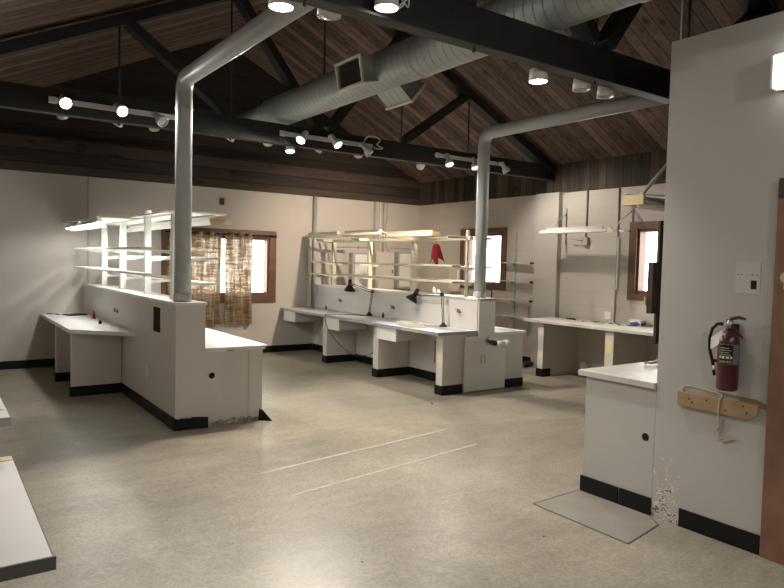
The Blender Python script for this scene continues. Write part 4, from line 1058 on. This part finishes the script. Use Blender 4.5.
obj('trigger', G().tube([ec+Vector((0, .0, 1.305)), ec+Vector((-.0, -.05, 1.265)), ec+Vector((-.0, -.09, 1.225))], [.010, .010, .007], 10), M['red'], ex, 'red trigger lever')
hp = [ec+Vector(v) for v in ((-.02, .03, 1.298), (-.025, .07, 1.30), (-.03, .105, 1.27), (-.03, .122, 1.21), (-.03, .118, 1.14), (-.03, .098, 1.08), (-.03, .085, 1.04), (-.03, .08, 1.00))]
hs = obj('hose', G().tube(hp, .011, 12), M['black'], ex)
obj('nozzle', G().cyl(hp[-1]+Vector((0, 0, .045)), hp[-1]+Vector((0, 0, .02)), .013, n=12), M['paper'], hs)
obj('nozzle_tip', G().cyl(hp[-1]+Vector((0, 0, .02)), hp[-1]+Vector((0, -.004, -.015)), .010, n=12), M['black'], hs)
obj('hose_clip', G().bar(ec+Vector((-.03, .095, 1.075)), ec+Vector((-.03, .055, 1.075)), .012, .018), M['black'], ex)
obj('inspection_tag', G().prism([ec+Vector(v) for v in ((-.045, .03, 1.262), (-.05, .10, 1.215), (-.06, .095, 1.145), (-.06, .045, 1.175), (-.045, -.0, 1.225))], (-.002, 0, 0)), M['paper'], ex, 'white paper tag')
obj('wall_bracket', G().box(PX-.012, PX-.001, 1.94, 2.0, 1.16, 1.30), M['black'], ex)
ex.scale = (.84, .84, .97); ex.location.z = .922; ex.location.y = 1.957; ex.location.x = PX-.066
# pine board with string
pb = thing('wooden_board', 'pine board screwed to the partition under fire extinguisher', 'board', (PX-.02, 2.04, .78))
obj('board', G().prism([(PX-.001, 2.285, .768), (PX-.001, 1.84, .768), (PX-.001, 1.805, .80), (PX-.001, 1.80, .855), (PX-.001, 2.285, .855)], (-.028, 0, 0)), M['plaque'], pb)
for y, z in ((2.21, .82), (2.19, .80), (1.86, .80), (1.88, .835), (2.10, .83), (1.98, .79)): obj('screw_hole', G().cyl((PX-.0285, y, z), (PX-.030, y, z), .006, n=10), M['darkwood'], pb)
cable('string_loop', [(PX-.004, 2.262, .857), (PX-.01, 2.255, .885), (PX-.008, 2.22, .895), (PX-.006, 2.10, .885), (PX-.008, 2.02, .875), (PX-.033, 2.015, .85), (PX-.034, 2.02, .77), (PX-.016, 2.018, .68), (PX-.012, 2.02, .62), (PX-.012, 2.0, .615)], .0045, M['cord'], 'string looped over the pine board and hanging down', 'string')
g = G(); g.prism([(PX-.006, 2.005, .595), (PX-.006, 1.935, .625), (PX-.006, 1.93, .632), (PX-.006, 2.0, .628), (PX-.006, 2.03, .61)], (-.006, 0, 0)).tube([(PX-.016, 2.035, .74), (PX-.016, 2.012, .70), (PX-.014, 2.03, .66)], .008, 6)
tag(obj('string_tag', g, M['cord']), 'frayed tag at the lower end of hanging string', 'tag')
g = G(); g.prism([(PX-.0005, 2.08, .877), (PX-.0005, 1.95, .872), (PX-.0005, 1.87, .850), (PX-.0005, 1.76, .832), (PX-.0005, 1.755, .86), (PX-.0005, 1.82, .882), (PX-.0005, 1.90, .885), (PX-.0005, 2.04, .893)][::-1], (-.003, 0, 0))
tag(obj('bare_plaster', g, mat('bare_plaster', (.30, .22, .13), .9, noise=.3, nscale=20)), 'brown strip of torn wall paper between extinguisher and door', 'torn strip')
# lighter repair patch with small hole
t = thing('switch_patch', 'pale painted patch on partition with small black switch hole', 'wall patch', (PX, 1.87, 1.48))
obj('patch', G().box(PX-.0025, PX-.0004, 1.835, 1.975, 1.485, 1.67), mat('patch_paint', (.525, .50, .48), .5), t)
obj('switch_hole', G().box(PX-.0035, PX-.0026, 1.853, 1.885, 1.512, 1.562), M['hole'], t)
for y in (1.96, 1.94, 1.88, 1.85): obj('screw', G().cyl((PX-.0026, y, 1.595), (PX-.0045, y, 1.595), .0035, n=8), M['rod'], t)
# illuminated box above the door
t = thing('light_box', 'lit white box sign on partition above the doorway', 'light box', (PX-.05, 1.6, 2.61))
obj('housing', G().box(PX-.035, PX-.001, 1.44, 1.80, 2.61, 2.80, .004), M['white'], t)
obj('diffuser', G().box(PX-.085, PX-.036, 1.455, 1.785, 2.615, 2.795, .008), M['diff'], t)
obj('end_cap', G().box(PX-.083, PX-.036, 1.7855, 1.80, 2.615, 2.795, .002), M['white'], t)
for z in (2.655, 2.755): obj('screw', G().cyl((PX-.06, 1.80, z), (PX-.06, 1.803, z), .006, n=10), M['steel'], t)

# ------------------------------------------------------------------ camera
R_ = ((0.81626835, -0.5771733, 0.02401999), (0.00880647, 0.05400881, 0.99850162), (0.57760577, 0.81483375, -0.04916854))
cam = bpy.data.cameras.new('camera'); co = bpy.data.objects.new('camera', cam); COL.objects.link(co)
mw = Matrix(((R_[0][0], R_[1][0], -R_[2][0], 0), (R_[0][1], R_[1][1], -R_[2][1], 0), (R_[0][2], R_[1][2], -R_[2][2], 1.62), (0, 0, 0, 1)))
co.matrix_world = mw
cam.sensor_width = 36; cam.lens = 656.75*36/784; cam.clip_start = .02; cam.clip_end = 200
S.camera = co

S.view_settings.view_transform = 'Standard'; S.view_settings.look = 'None'; S.view_settings.gamma = 1
S.view_settings.exposure = .6
try: S.view_settings.use_curve_mapping = False
except Exception: pass
S.cycles.use_denoising = True
S.cycles.max_bounces = 8; S.cycles.diffuse_bounces = 5; S.cycles.glossy_bounces = 3; S.cycles.transparent_max_bounces = 12
S.cycles.sample_clamp_indirect = 4
